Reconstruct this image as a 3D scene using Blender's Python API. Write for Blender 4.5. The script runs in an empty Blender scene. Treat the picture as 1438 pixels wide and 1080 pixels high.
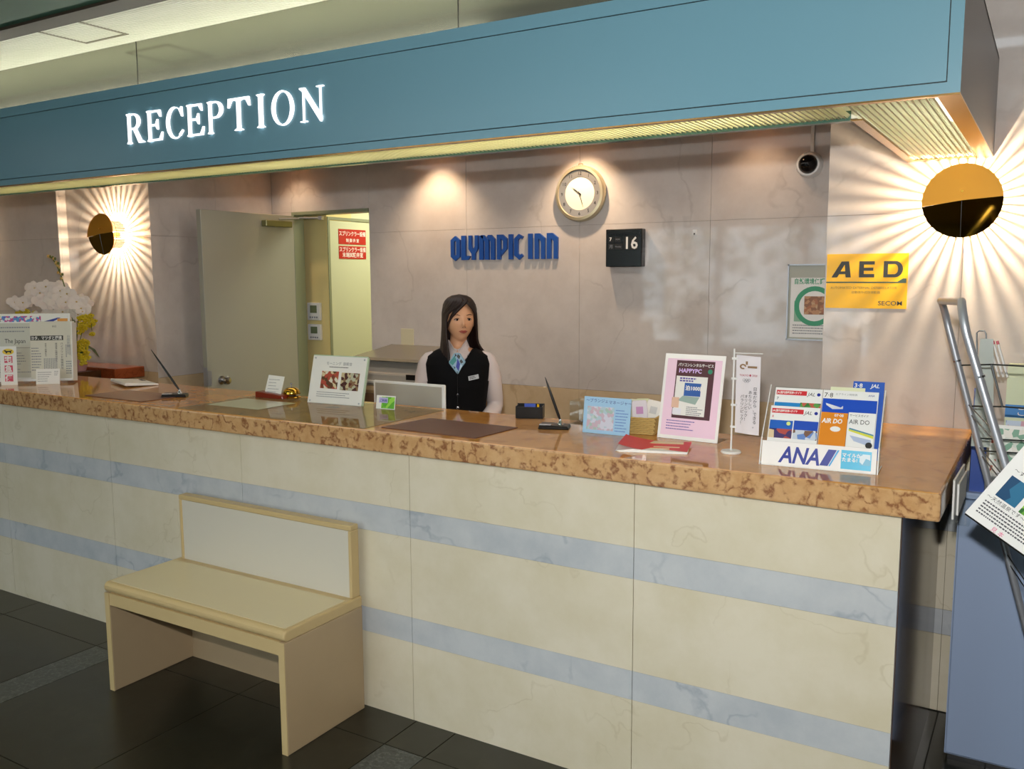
import bpy, bmesh, math, random
from mathutils import Vector, Matrix
random.seed(7)
S = bpy.context.scene
COL = S.collection
PI = math.pi

# ------------------------------------------------------------------ camera, world, lights, exposure
cam_d = bpy.data.cameras.new('camera')
cam_d.sensor_width = 36.0
cam_d.lens = 1251.08 / 1438 * 36.0
cam_d.clip_start = 0.05
cam = bpy.data.objects.new('camera', cam_d)
COL.objects.link(cam)
_r = Vector((0.85619, 0.51665, -0.00459)); _u = Vector((-0.05945, 0.10734, 0.99244)); _f = Vector((-0.51324, 0.84944, -0.12261))
cam.matrix_world = Matrix(((_r.x, _u.x, -_f.x, 0.2956), (_r.y, _u.y, -_f.y, -2.4150), (_r.z, _u.z, -_f.z, 1.5924), (0, 0, 0, 1)))
S.camera = cam

world = bpy.data.worlds.new('world'); S.world = world
world.use_nodes = True
bg = world.node_tree.nodes['Background']
bg.inputs['Color'].default_value = (0.72, 0.82, 0.90, 1)
bg.inputs['Strength'].default_value = 5.5

def light(name, kind, loc, energy, color, size=None, rot=None, sizey=None, spot=None, radius=None, target=None):
    d = bpy.data.lights.new(name, kind)
    d.energy = energy; d.color = color
    if kind == 'AREA':
        d.shape = 'RECTANGLE' if sizey else 'SQUARE'
        d.size = size
        if sizey: d.size_y = sizey
    else:
        d.shadow_soft_size = radius or 0.02
    if kind == 'SPOT':
        d.spot_size = spot; d.spot_blend = 0.8
    o = bpy.data.objects.new(name, d); COL.objects.link(o)
    o.location = loc
    if target is not None:
        o.rotation_euler = (Vector(target) - Vector(loc)).to_track_quat('-Z', 'Y').to_euler()
    elif rot: o.rotation_euler = rot
    return o

light('camera_flash', 'AREA', (0.27, -2.45, 1.79), 57, (1.0, 0.98, 0.95), 0.06, target=(-1.35, 0.6, 1.35), sizey=0.04)
light('lobby_fill', 'AREA', (-2.6, -2.6, 2.44), 22, (1.0, 0.96, 0.86), 2.6, rot=(0, 0, 0), sizey=0.5)  # unseen fill, added for the ambient level of the room
light('lobby_fill_far', 'AREA', (-5.6, -2.0, 2.44), 7, (1.0, 0.94, 0.80), 1.6, rot=(0, 0, 0), sizey=0.5)  # weaker unseen fill, added for the left part of the lobby
light('staff_fill', 'AREA', (-2.1, 1.0, 2.355), 9, (1.0, 0.93, 0.86), 3.2, rot=(0, 0, 0), sizey=0.5)  # unseen fill, added to lift the back wall behind the counter
light('window_daylight', 'AREA', (-2.9, -6.0, 3.1), 150, (0.86, 0.93, 1.0), 3.4, target=(-2.6, 0, 0.6), sizey=1.2)
S.view_settings.view_transform = 'Standard'
S.view_settings.look = 'None'
S.view_settings.gamma = 1.0
S.view_settings.use_curve_mapping = False
S.view_settings.exposure = 0.0

# ------------------------------------------------------------------ materials
def lin(c):
    c /= 255.0
    return c / 12.92 if c <= 0.04045 else ((c + 0.055) / 1.055) ** 2.4
def rgb(h):
    return (lin(int(h[0:2], 16)), lin(int(h[2:4], 16)), lin(int(h[4:6], 16)), 1)
_M = {}
def mat(name, h, rough=0.5, metal=0.0, emis=0.0, trans=0.0, spec=0.5, alpha=1.0, coat=0.0, grain=0.0, gscale=40):
    if name in _M: return _M[name]
    m = bpy.data.materials.new(name); m.use_nodes = True
    nt = m.node_tree
    b = nt.nodes['Principled BSDF']
    c = rgb(h) if isinstance(h, str) else h
    b.inputs['Base Color'].default_value = c
    b.inputs['Roughness'].default_value = rough
    b.inputs['Metallic'].default_value = metal
    b.inputs['Specular IOR Level'].default_value = spec
    b.inputs['Transmission Weight'].default_value = trans
    b.inputs['Alpha'].default_value = alpha
    b.inputs['Coat Weight'].default_value = coat
    if emis:
        b.inputs['Emission Color'].default_value = c
        b.inputs['Emission Strength'].default_value = emis
    if grain:
        tc = nt.nodes.new('ShaderNodeTexCoord'); n = nt.nodes.new('ShaderNodeTexNoise')
        n.inputs['Scale'].default_value = gscale; n.inputs['Detail'].default_value = 5
        r = nt.nodes.new('ShaderNodeMapRange')
        r.inputs['To Min'].default_value = 1 - grain; r.inputs['To Max'].default_value = 1 + grain
        mx = nt.nodes.new('ShaderNodeVectorMath'); mx.operation = 'SCALE'
        mx.inputs[0].default_value = c[:3]
        nt.links.new(tc.outputs['Object'], n.inputs['Vector'])
        nt.links.new(n.outputs['Fac'], r.inputs['Value'])
        nt.links.new(r.outputs['Result'], mx.inputs['Scale'])
        nt.links.new(mx.outputs['Vector'], b.inputs['Base Color'])
    _M[name] = m
    return m

def marble(name, base, second, vein, scale=1.6, vamt=0.5, rough=0.15, vwidth=0.03, spec=0.5, mottle=3.0, breccia=0.0):
    m = bpy.data.materials.new(name); m.use_nodes = True
    nt = m.node_tree; N = nt.nodes; L = nt.links
    b = N['Principled BSDF']
    b.inputs['Roughness'].default_value = rough; b.inputs['Specular IOR Level'].default_value = spec
    tc = N.new('ShaderNodeTexCoord')
    n1 = N.new('ShaderNodeTexNoise'); n1.inputs['Scale'].default_value = mottle; n1.inputs['Detail'].default_value = 8; n1.inputs['Roughness'].default_value = 0.65
    L.new(tc.outputs['Object'], n1.inputs['Vector'])
    r1 = N.new('ShaderNodeValToRGB')
    r1.color_ramp.elements[0].position = 0.34; r1.color_ramp.elements[0].color = rgb(second)
    r1.color_ramp.elements[1].position = 0.62; r1.color_ramp.elements[1].color = rgb(base)
    L.new(n1.outputs['Fac'], r1.inputs['Fac'])
    # warped coordinates
    nw = N.new('ShaderNodeTexNoise'); nw.inputs['Scale'].default_value = scale * 1.5; nw.inputs['Detail'].default_value = 6
    L.new(tc.outputs['Object'], nw.inputs['Vector'])
    sc = N.new('ShaderNodeVectorMath'); sc.operation = 'SCALE'; sc.inputs['Scale'].default_value = 0.55 / scale
    L.new(nw.outputs['Color'], sc.inputs[0])
    ad = N.new('ShaderNodeVectorMath'); ad.operation = 'ADD'
    L.new(tc.outputs['Object'], ad.inputs[0]); L.new(sc.outputs['Vector'], ad.inputs[1])
    if breccia:
        v = N.new('ShaderNodeTexVoronoi'); v.feature = 'DISTANCE_TO_EDGE'; v.inputs['Scale'].default_value = breccia
        L.new(ad.outputs['Vector'], v.inputs['Vector'])
        r2 = N.new('ShaderNodeMapRange'); r2.inputs['From Min'].default_value = 0.0; r2.inputs['From Max'].default_value = vwidth
        r2.inputs['To Min'].default_value = vamt; r2.inputs['To Max'].default_value = 0
        L.new(v.outputs['Distance'], r2.inputs['Value'])
    else:
        nv = N.new('ShaderNodeTexNoise'); nv.inputs['Scale'].default_value = scale; nv.inputs['Detail'].default_value = 4
        L.new(ad.outputs['Vector'], nv.inputs['Vector'])
        s1 = N.new('ShaderNodeMath'); s1.operation = 'SUBTRACT'; s1.inputs[1].default_value = 0.5; L.new(nv.outputs['Fac'], s1.inputs[0])
        s2 = N.new('ShaderNodeMath'); s2.operation = 'ABSOLUTE'; L.new(s1.outputs[0], s2.inputs[0])
        r2 = N.new('ShaderNodeMapRange'); r2.inputs['From Min'].default_value = 0.0; r2.inputs['From Max'].default_value = vwidth
        r2.inputs['To Min'].default_value = vamt; r2.inputs['To Max'].default_value = 0
        L.new(s2.outputs[0], r2.inputs['Value'])
    # patchiness of the veins
    np_ = N.new('ShaderNodeTexNoise'); np_.inputs['Scale'].default_value = scale * 2.3; np_.inputs['Detail'].default_value = 3
    L.new(tc.outputs['Object'], np_.inputs['Vector'])
    rp = N.new('ShaderNodeMapRange'); rp.inputs['From Min'].default_value = 0.40; rp.inputs['From Max'].default_value = 0.56
    L.new(np_.outputs['Fac'], rp.inputs['Value'])
    mm = N.new('ShaderNodeMath'); mm.operation = 'MULTIPLY'; L.new(r2.outputs['Result'], mm.inputs[0]); L.new(rp.outputs['Result'], mm.inputs[1])
    mx = N.new('ShaderNodeMix'); mx.data_type = 'RGBA'
    mx.inputs['B'].default_value = rgb(vein)
    L.new(mm.outputs[0], mx.inputs['Factor']); L.new(r1.outputs['Color'], mx.inputs['A'])
    L.new(mx.outputs['Result'], b.inputs['Base Color'])
    _M[name] = m
    return m

M_wall = marble('pink_grey_marble', 'D0C8C2', 'BFB6B0', '8C807A', scale=1.5, vamt=0.24, rough=0.055, vwidth=0.012, mottle=2.6)
M_dado = marble('tan_marble', 'D2BA98', 'C2A986', '9A8060', scale=1.5, vamt=0.4, rough=0.15, vwidth=0.01, mottle=3)
M_beige = marble('cream_marble', 'DDD4BE', 'D2C8AC', 'A6966C', scale=2.0, vamt=0.24, rough=0.17, vwidth=0.006, mottle=3.2)
M_blue = marble('blue_grey_marble', 'C4C7C9', 'B2B7BC', '8A93A0', scale=2.5, vamt=0.5, rough=0.2, vwidth=0.015, mottle=5)
M_top = marble('brown_breccia_marble', 'CDA474', 'BC9060', '86583A', scale=20, vamt=1.0, rough=0.12, vwidth=0.075, mottle=20, spec=0.5)
M_topface = marble('tan_polished_marble', 'D89C54', 'C48744', '8E5A28', scale=5, vamt=0.35, rough=0.07, vwidth=0.05, mottle=5, spec=0.5)
M_dark = marble('dark_floor_stone', '2B2A22', '242219', '3C372C', scale=3, vamt=0.3, rough=0.28, vwidth=0.02, mottle=9)
M_gran = marble('grey_granite', '4C4F4D', '33352F', '767873', scale=30, vamt=0.6, rough=0.35, vwidth=0.05, mottle=60)
M_ledge = marble('red_brown_marble', '9A4D2C', '84401F', '5C2814', scale=6, vamt=0.5, rough=0.12, vwidth=0.05, mottle=8, breccia=18)
M_endst = marble('dark_brown_stone', '5A3C24', '432C1A', '1A120C', scale=4, vamt=0.4, rough=0.12, vwidth=0.03, mottle=6)
M_joint = mat('joint_grout', '9A9084', 0.9)
M_jdark = mat('dark_joint', '1A1813', 0.9)
M_teal = mat('teal_painted_metal', '658E9E', 0.3, spec=0.5)
M_tealg = mat('dark_groove', '12282A', 0.6)
M_endm = mat('grey_satin_metal', '6E6C6C', 0.35, metal=0.5)
M_gold = mat('brushed_gold', 'DB9C32', 0.5, metal=0.45)
M_goldm = mat('polished_brass', 'B98A2E', 0.05, metal=1.0)
M_brass = mat('brass', 'C9A13C', 0.16, metal=1.0)
M_chrome = mat('chrome', 'C9CBD0', 0.16, metal=1.0)
M_steel = mat('satin_steel', 'B8BBC2', 0.36, metal=0.65)
M_black = mat('black_plastic', '0C0C0D', 0.3)
M_wire = mat('dark_wire', '4A4E50', 0.35, metal=0.8)
M_white = mat('white_plastic', 'E4E4E2', 0.35)
M_paper = mat('white_paper', 'E9E8E4', 0.6)
M_ink = mat('black_ink', '1E1E22', 0.6)
M_grey = mat('grey_ink', '8A8C92', 0.6)
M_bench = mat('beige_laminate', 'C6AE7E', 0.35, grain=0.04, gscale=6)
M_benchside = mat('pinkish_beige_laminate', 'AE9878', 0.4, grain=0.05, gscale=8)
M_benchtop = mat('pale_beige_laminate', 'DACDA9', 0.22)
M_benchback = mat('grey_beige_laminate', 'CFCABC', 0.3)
M_doorp = mat('olive_grey_door_paint', 'A3A293', 0.35)
M_frame = mat('grey_green_frame', '848A70', 0.4)
M_yellow = mat('yellow_cream_paint', 'DCCB8C', 0.6)
M_inner = mat('pale_green_door_paint', 'C4C8A8', 0.45)

def acrylic():
    m = bpy.data.materials.new('clear_acrylic'); m.use_nodes = True
    nt = m.node_tree; N = nt.nodes; L = nt.links
    N.remove(N['Principled BSDF'])
    t = N.new('ShaderNodeBsdfTransparent'); t.inputs['Color'].default_value = (0.97, 0.985, 0.98, 1)
    g = N.new('ShaderNodeBsdfGlossy'); g.inputs['Roughness'].default_value = 0.04
    mx = N.new('ShaderNodeMixShader'); mx.inputs[0].default_value = 0.07
    L.new(t.outputs[0], mx.inputs[1]); L.new(g.outputs[0], mx.inputs[2])
    L.new(mx.outputs[0], N['Material Output'].inputs['Surface'])
    return m
M_acr = acrylic()
def ribmat():
    m = bpy.data.materials.new('ribbed_translucent_acrylic'); m.use_nodes = True
    nt = m.node_tree; N = nt.nodes; L = nt.links
    N.remove(N['Principled BSDF'])
    t = N.new('ShaderNodeBsdfTranslucent'); t.inputs['Color'].default_value = (0.86, 0.84, 0.62, 1)
    d = N.new('ShaderNodeBsdfPrincipled'); d.inputs['Base Color'].default_value = (0.62, 0.64, 0.50, 1); d.inputs['Roughness'].default_value = 0.2
    mx = N.new('ShaderNodeMixShader'); mx.inputs[0].default_value = 0.45
    L.new(t.outputs[0], mx.inputs[1]); L.new(d.outputs[0], mx.inputs[2])
    tr = N.new('ShaderNodeBsdfTransparent'); m2 = N.new('ShaderNodeMixShader'); m2.inputs[0].default_value = 0.12
    L.new(mx.outputs[0], m2.inputs[1]); L.new(tr.outputs[0], m2.inputs[2])
    L.new(m2.outputs[0], N['Material Output'].inputs['Surface'])
    return m
M_rib = ribmat()

# ------------------------------------------------------------------ mesh helpers
class MB:
    def __init__(s): s.v = []; s.f = []
    def add(s, vs, fs):
        o = len(s.v); s.v += [tuple(p) for p in vs]; s.f += [tuple(i + o for i in f) for f in fs]; return s
    def box(s, x0, x1, y0, y1, z0, z1):
        v = [(x, y, z) for x in (x0, x1) for y in (y0, y1) for z in (z0, z1)]
        return s.add(v, [(0, 1, 3, 2), (4, 6, 7, 5), (0, 4, 5, 1), (2, 3, 7, 6), (0, 2, 6, 4), (1, 5, 7, 3)])
    def prism(s, poly, a, b, axis='y'):
        n = len(poly)
        def P(p, t):
            return {'y': (p[0], t, p[1]), 'z': (p[0], p[1], t), 'x': (t, p[0], p[1])}[axis]
        v = [P(p, a) for p in poly] + [P(p, b) for p in poly]
        f = [tuple(range(n)), tuple(range(2 * n - 1, n - 1, -1))] + [(i, i + n, (i + 1) % n + n, (i + 1) % n) for i in range(n)]
        return s.add(v, f)
    def strip(s, A, B, a, b, closed=False):      # ring between outlines A and B (x, z), thick from y=a to y=b
        n = len(A)
        v = [(p[0], a, p[1]) for p in A] + [(p[0], a, p[1]) for p in B] + [(p[0], b, p[1]) for p in A] + [(p[0], b, p[1]) for p in B]
        f = []
        R = range(n if closed else n - 1)
        for i in R:
            j = (i + 1) % n
            f += [(i, j, n + j, n + i), (2 * n + i, 3 * n + i, 3 * n + j, 2 * n + j), (i, 2 * n + i, 2 * n + j, j), (n + i, n + j, 3 * n + j, 3 * n + i)]
        if not closed:
            f += [(0, n, 3 * n, 2 * n), (n - 1, 3 * n - 1, 4 * n - 1, 2 * n - 1)]
        return s.add(v, f)
    def tube(s, path, r, seg=10, flat=1.0, cap=True, closed=False):
        P = [Vector(p) for p in path]; n = len(P)
        R = r if isinstance(r, (list, tuple)) else [r] * n
        v = []; up = None
        for i in range(n):
            a = P[(i - 1) % n] if (i > 0 or closed) else P[0]; b = P[(i + 1) % n] if (i < n - 1 or closed) else P[-1]
            t = (b - a).normalized()
            if up is None:
                up = Vector((0, 0, 1)) if abs(t.z) < 0.9 else Vector((0, 1, 0))
            x = t.cross(up).normalized(); y = x.cross(t).normalized(); up = y
            for k in range(seg):
                an = 2 * PI * k / seg
                v.append(P[i] + x * math.cos(an) * R[i] + y * math.sin(an) * R[i] * flat)
        f = []
        for i in range(n if closed else n - 1):
            for k in range(seg):
                k2 = (k + 1) % seg; i2 = (i + 1) % n
                f.append((i * seg + k, i * seg + k2, i2 * seg + k2, i2 * seg + k))
        if cap and not closed:
            f += [tuple(range(seg - 1, -1, -1)), tuple((n - 1) * seg + k for k in range(seg))]
        return s.add(v, f)
    def lathe(s, prof, seg=32, c=(0, 0, 0), axis='z', close=False):   # prof: (radius, height)
        v = []; n = len(prof)
        for k in range(seg):
            a = 2 * PI * k / seg
            for r, h in prof:
                x, y = r * math.cos(a), r * math.sin(a)
                p = {'z': (x, y, h), 'y': (x, h, y), 'x': (h, x, y)}[axis]
                v.append((p[0] + c[0], p[1] + c[1], p[2] + c[2]))
        f = []
        for k in range(seg):
            k2 = (k + 1) % seg
            for i in range(n if close else n - 1):
                j = (i + 1) % n
                f.append((k * n + i, k2 * n + i, k2 * n + j, k * n + j))
        if not close:
            if prof[0][0] > 1e-6: f.append(tuple(k * n for k in range(seg - 1, -1, -1)))
            if prof[-1][0] > 1e-6: f.append(tuple(k * n + n - 1 for k in range(seg)))
        return s.add(v, f)
    def ball(s, c, r, seg=16, rings=10, fn=None):
        rx, ry, rz = r if isinstance(r, (list, tuple)) else (r, r, r)
        v = [(c[0], c[1], c[2] - rz)]
        for i in range(1, rings):
            t = -PI / 2 + PI * i / rings
            for k in range(seg):
                a = 2 * PI * k / seg
                v.append((c[0] + rx * math.cos(t) * math.cos(a), c[1] + ry * math.cos(t) * math.sin(a), c[2] + rz * math.sin(t)))
        v.append((c[0], c[1], c[2] + rz))
        f = [(0, 1 + (k + 1) % seg, 1 + k) for k in range(seg)]
        for i in range(rings - 2):
            for k in range(seg):
                k2 = (k + 1) % seg
                f.append((1 + i * seg + k, 1 + i * seg + k2, 1 + (i + 1) * seg + k2, 1 + (i + 1) * seg + k))
        L = len(v) - 1; b = 1 + (rings - 2) * seg
        f += [(b + k, b + (k + 1) % seg, L) for k in range(seg)]
        if fn: v = [fn(Vector(p)) for p in v]
        return s.add(v, f)
    def mesh(s, name, m=None, smooth=False, bevel=0.0, segs=1, merge=False):
        me = bpy.data.meshes.new(name)
        me.from_pydata(s.v, [], s.f)
        bm = bmesh.new(); bm.from_mesh(me)
        if merge: bmesh.ops.remove_doubles(bm, verts=bm.verts, dist=1e-5)
        if bevel:
            bmesh.ops.bevel(bm, geom=[e for e in bm.edges if e.is_manifold and e.calc_face_angle(0) > 0.5], offset=bevel, segments=segs, profile=0.5, affect='EDGES', clamp_overlap=True)
        bmesh.ops.recalc_face_normals(bm, faces=bm.faces)
        bm.to_mesh(me); bm.free()
        if smooth: me.polygons.foreach_set('use_smooth', [True] * len(me.polygons))
        if smooth and smooth != True: me.set_sharp_from_angle(angle=smooth)
        if m: me.materials.append(m)
        me.update()
        return me

def obj(name, me, parent=None, **kw):
    if isinstance(me, MB): raise TypeError
    o = bpy.data.objects.new(name, me); COL.objects.link(o)
    if parent: o.parent = parent
    for k, v in kw.items(): o[k] = v
    return o
def part(name, mb, m, parent, **kw):
    props = {k: kw.pop(k) for k in ('label', 'kind') if k in kw}
    return obj(name, mb.mesh(name, m, **kw), parent, **props)
def thing(name, label, cat, loc=(0, 0, 0), rz=0.0, group=None, lean=0.0, rot=None):
    o = bpy.data.objects.new(name, None); COL.objects.link(o)
    o.empty_display_size = 0.05
    o.location = loc
    o.rotation_euler = rot if rot else (-math.radians(lean), 0, math.radians(rz))
    o['label'] = label; o['category'] = cat
    if group: o['group'] = group
    return o
def tag(o, label, cat, group=None):
    o['label'] = label; o['category'] = cat
    if group: o['group'] = group
    return o
def struct(name, mb, m, **kw):
    o = obj(name, mb.mesh(name, m, **kw)); o['kind'] = 'structure'; return o
B = lambda *a: MB().box(*a)

def text(s, size, m, parent, x=0, z=0, y=0.0, align='LEFT', sx=1.0, bold=0.0, shear=0.0, ext=0.0002, name='lettering', rot=0.0, res=2, spacing=1.0, line=1.0, **kw):
    c = bpy.data.curves.new('t', 'FONT'); c.body = s; c.size = size; c.extrude = ext; c.offset = bold * size; c.shear = shear
    c.align_x = align; c.resolution_u = res; c.space_character = spacing; c.space_line = line
    t = bpy.data.objects.new('t', c)
    me = bpy.data.meshes.new_from_object(t)
    bpy.data.objects.remove(t)
    ca, sa = math.cos(rot), math.sin(rot)
    for v in me.vertices:
        a, b, d = v.co.x * sx, v.co.y, v.co.z
        v.co = (x + a * ca - b * sa, y - d, z + a * sa + b * ca)
    me.name = name; me.materials.clear(); me.materials.append(m); me.update()
    return obj(name, me, parent, **kw)
def vtext(s, size, m, parent, x, z, y=0.0, pitch=1.05, **kw):     # vertical Japanese column
    return text('\n'.join(s), size, m, parent, x=x, z=z, y=y, line=pitch * 0.95, **kw)
def rect(name, x0, x1, z0, z1, m, parent, y=0.0, t=0.0006, **kw):
    return part(name, B(x0, x1, y - t, y, z0, z1), m, parent, **kw)
def textlines(parent, x0, x1, z_top, n, pitch, h, m=M_grey, y=0.0, rag=0.35, name='fine_print', vert=False):
    mb = MB(); rr = random.Random(int(abs(x0 * 1e4) + n))
    for i in range(n):
        z = z_top - i * pitch
        if vert:
            x = x0 + i * pitch; L = (z_top - x1) * (1 - rag * rr.random())
            k = z_top
            while k > z_top - L:
                d = h * (0.7 + 0.5 * rr.random()); mb.box(x, x + h, y - 0.0003, y, k - d, k); k -= d * 1.35
        else:
            xe = x1 - (x1 - x0) * rag * rr.random(); k = x0
            while k < xe:
                d = h * (0.8 + 1.2 * rr.random()); mb.box(k, min(k + d, xe), y - 0.0003, y, z - h, z); k += d + h * 0.45
    return part(name, mb, m, parent)
def picture(name, x0, x1, z0, z1, parent, colors, y=0.0, scale=60, seed=0.0, **kw):
    key = 'print_' + '_'.join(colors) + str(scale) + str(seed)
    if key not in _M:
        m = bpy.data.materials.new(key); m.use_nodes = True
        nt = m.node_tree; N = nt.nodes; L = nt.links; b = N['Principled BSDF']; b.inputs['Roughness'].default_value = 0.35
        tc = N.new('ShaderNodeTexCoord'); mp = N.new('ShaderNodeMapping'); mp.inputs['Location'].default_value = (seed, seed, seed)
        n = N.new('ShaderNodeTexVoronoi'); n.inputs['Scale'].default_value = scale
        r = N.new('ShaderNodeValToRGB'); r.color_ramp.interpolation = 'CONSTANT'
        while len(r.color_ramp.elements) < len(colors): r.color_ramp.elements.new(0.5)
        for i, c in enumerate(colors):
            r.color_ramp.elements[i].position = i / len(colors); r.color_ramp.elements[i].color = rgb(c)
        L.new(tc.outputs['Object'], mp.inputs['Vector']); L.new(mp.outputs[0], n.inputs['Vector']); L.new(n.outputs['Color'], r.inputs['Fac']); L.new(r.outputs['Color'], b.inputs['Base Color'])
        _M[key] = m
    return rect(name, x0, x1, z0, z1, _M[key], parent, y=y, **kw)

# ------------------------------------------------------------------ SETTING: floor
g = 0.002
fl = struct('floor', B(-9, 4, -5.2, 5, -0.06, -0.004), M_jdark)
xs = [-7.8]; kinds = []
X = -7.98
cols = []
x = -8.0
while x < 3.5:
    for w, k in ((0.17, 'granite_strip'), (0.715, 'floor_tile'), (0.715, 'floor_tile')):
        cols.append((x, x + w, k)); x += w
off = (-3.17) - min((c[0] for c in cols if c[2] == 'granite_strip'), key=lambda q: abs(q + 3.17))
for (a, b, k) in cols:
    a += off; b += off
    if a < -6.2 or a > 2.6: continue
    if k == 'granite_strip':
        part(k, B(a + g, b - g, -4.8, -0.185, -0.02, 0.0), M_gran, fl)
        part('floor_tile', B(a + g, b - g, -0.181, 1.02, -0.02, 0.0), M_dark, fl)
    else:
        y = 1.02
        while y > -3.9:
            y1 = -0.183 if y > 0.9 else y - 0.715
            part('floor_tile', B(a + g, b - g, y1 + g, y - g, -0.02, 0.0), M_dark, fl)
            y = y1
# staff side floor
struct('floor_staff', B(-7, -0.45, 1.022, 3.4, -0.02, 0.0), mat('staff_floor_vinyl', '6B6358', 0.5))

# ---- marble clad walls, slab by slab
def panels(parent, cols, rows, put, name='marble_panel'):
    for a, b in zip(cols[:-1], cols[1:]):
        for (z0, z1, m) in rows:
            parts = put(a, b, z0, z1)
            if parts: part(name, parts, m, parent, bevel=0.0008)
ZB = 2.66
wb = struct('wall_back', MB().box(-4.30, -4.076, 2.012, 2.10, 0, ZB).box(-4.076, -3.42, 2.012, 2.10, 2.01, ZB).box(-3.42, 0.0, 2.012, 2.10, 0, ZB), M_joint)
def pb(a, b, z0, z1): return B(a + 0.0005, b - 0.0005, 2.0, 2.012, z0 + 0.0005, z1 - 0.0005)
panels(wb, [-3.42, -2.68, -1.936, -1.2, -0.45, 0.0], [(0, 0.955, M_dado), (0.955, 1.857, M_wall), (1.857, ZB, M_wall)], pb)
panels(wb, [-4.076, -3.42], [(2.01, ZB, M_wall)], pb)
panels(wb, [-4.266, -4.076], [(0, 0.955, M_dado), (0.955, 2.01, M_wall), (2.01, ZB, M_wall)], pb)
# side of the recess (faces right)
wl = struct('wall_left', B(-4.40, -4.278, 1.046, 2.10, 0, ZB), M_joint)
panels(wl, [1.034, 1.52, 2.0], [(0, 0.985, M_dado), (0.985, 1.83, M_wall), (1.83, ZB, M_wall)],
       lambda a, b, z0, z1: B(-4.278, -4.266, a + 0.0005, b - 0.0005, z0 + 0.0005, z1 - 0.0005))
# left sconce pier
wp = struct('wall_left_pier', MB().box(-5.09, -4.278, 1.045, 1.20, 0, ZB).box(-8.0, -5.09, 0.985, 1.2, 0, ZB), M_joint)
panels(wp, [-5.074, -4.266], [(0, 1.02, M_dado), (1.02, 1.83, M_wall), (1.83, ZB, M_wall)],
       lambda a, b, z0, z1: B(a + 0.0005, b - 0.0005, 1.033, 1.045, z0 + 0.0005, z1 - 0.0005))
panels(wp, [-8.0, -7.3, -6.55, -5.82, -5.074], [(0, 1.02, M_dado), (1.02, 1.83, M_wall), (1.83, ZB, M_wall)],
       lambda a, b, z0, z1: B(a + 0.0005, b - 0.0005, 0.970, 0.985, z0 + 0.0005, z1 - 0.0005))
panels(wp, [0.985, 1.033], [(0, 1.02, M_dado), (1.02, 1.83, M_wall), (1.83, ZB, M_wall)],
       lambda a, b, z0, z1: B(-5.09, -5.074, a, b, z0 + 0.0005, z1 - 0.0005))
# right sconce pier
wr = struct('wall_right_pier', B(-0.42, 3.3, 1.045, 2.1, 0, ZB), M_joint)
stripes = [(0, 0.291, M_beige), (0.291, 0.3845, M_blue), (0.3845, 0.676, M_beige), (0.676, 0.774, M_blue), (0.774, 1.04, M_beige)]
panels(wr, [-0.43, 0.025, 0.78, 1.54, 2.3, 3.3], stripes + [(1.04, 1.80, M_wall), (1.80, ZB, M_wall)],
       lambda a, b, z0, z1: B(a + 0.0005, b - 0.0005, 1.033, 1.045, z0 + 0.0005, z1 - 0.0005))
part('marble_panel', B(-0.43, -0.42, 1.045, 2.0, 0, ZB), M_wall, wr)
# room shell out of view
struct('wall_right', B(3.3, 3.4, -5.1, 2.1, 0, ZB), mat('lobby_wall_paint', 'A39A90', 0.7))
struct('wall_far_left', B(-8.1, -8.0, -5.1, 1.2, 0, ZB), mat('lobby_wall_paint2', '6E675E', 0.7))
wf = struct('wall_front', MB().box(-8.1, -4.6, -5.1, -5.0, 0, ZB).box(-1.2, 3.4, -5.1, -5.0, 0, ZB).box(-4.6, -1.2, -5.1, -5.0, 2.25, ZB).box(-4.6, -1.2, -5.1, -5.0, 0, 0.12), mat('lobby_wall_paint3', '5E574F', 0.7))
wn = struct('window_1', MB().box(-4.6, -1.2, -5.06, -5.03, 2.19, 2.25).box(-4.6, -1.2, -5.06, -5.03, 0.12, 0.18).box(-4.6, -4.54, -5.06, -5.03, 0.18, 2.19).box(-1.26, -1.2, -5.06, -5.03, 0.18, 2.19).box(-3.5, -3.42, -5.06, -5.03, 0.18, 2.19).box(-2.4, -2.32, -5.06, -5.03, 0.18, 2.19), mat('dark_window_frame', '2A2A2A', 0.4))
part('window_pane', B(-4.54, -1.26, -5.048, -5.044, 0.18, 2.19), M_acr, wn)
struct('floor_outside', B(-14, 8, -14, -5.1, -0.08, -0.02), mat('paving', '8C8A84', 0.9))
# ---- ceilings
M_ceil = mat('perforated_white_metal', 'DADBCB', 0.4)
ce = struct('ceiling', MB().box(-8.1, 3.4, -0.45, -0.06, 2.5, 2.56), M_ceil)
nr = MB()
for i in range(26):
    yy = -0.445 + i * 0.0142
    nr.box(-8.0, 0.3, yy, yy + 0.004, 2.4985, 2.5)
part('ceiling_ribs', nr, M_ceil, ce, kind='stuff')
hx0, hx1, hy0, hy1 = -3.005, -2.745, -0.395, -0.165
hm = MB().box(hx0, hx1, hy0, hy0 + .012, 2.497, 2.4995).box(hx0, hx1, hy1 - .012, hy1, 2.497, 2.4995).box(hx0, hx0 + .012, hy0, hy1, 2.497, 2.4995).box(hx1 - .012, hx1, hy0, hy1, 2.497, 2.4995)
part('access_hatch_frame', hm, mat('hatch_grey', '77735F', 0.5), ce)
struct('trim_1', B(-8.1, 3.4, -0.53, -0.45, 2.46, 2.56), mat('brown_trim', '3A3024', 0.6))
struct('ceiling_lobby', B(-8.1, 3.4, -5.1, -0.53, 2.47, 2.56), mat('green_grey_ceiling', '3C6450', 0.6))
bk = struct('trim_2', MB().box(-8.0, -0.2, -0.08, -0.05, 2.294, 2.5), mat('polished_grey_panel', '9A9C8E', 0.16, metal=0.75))
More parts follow.
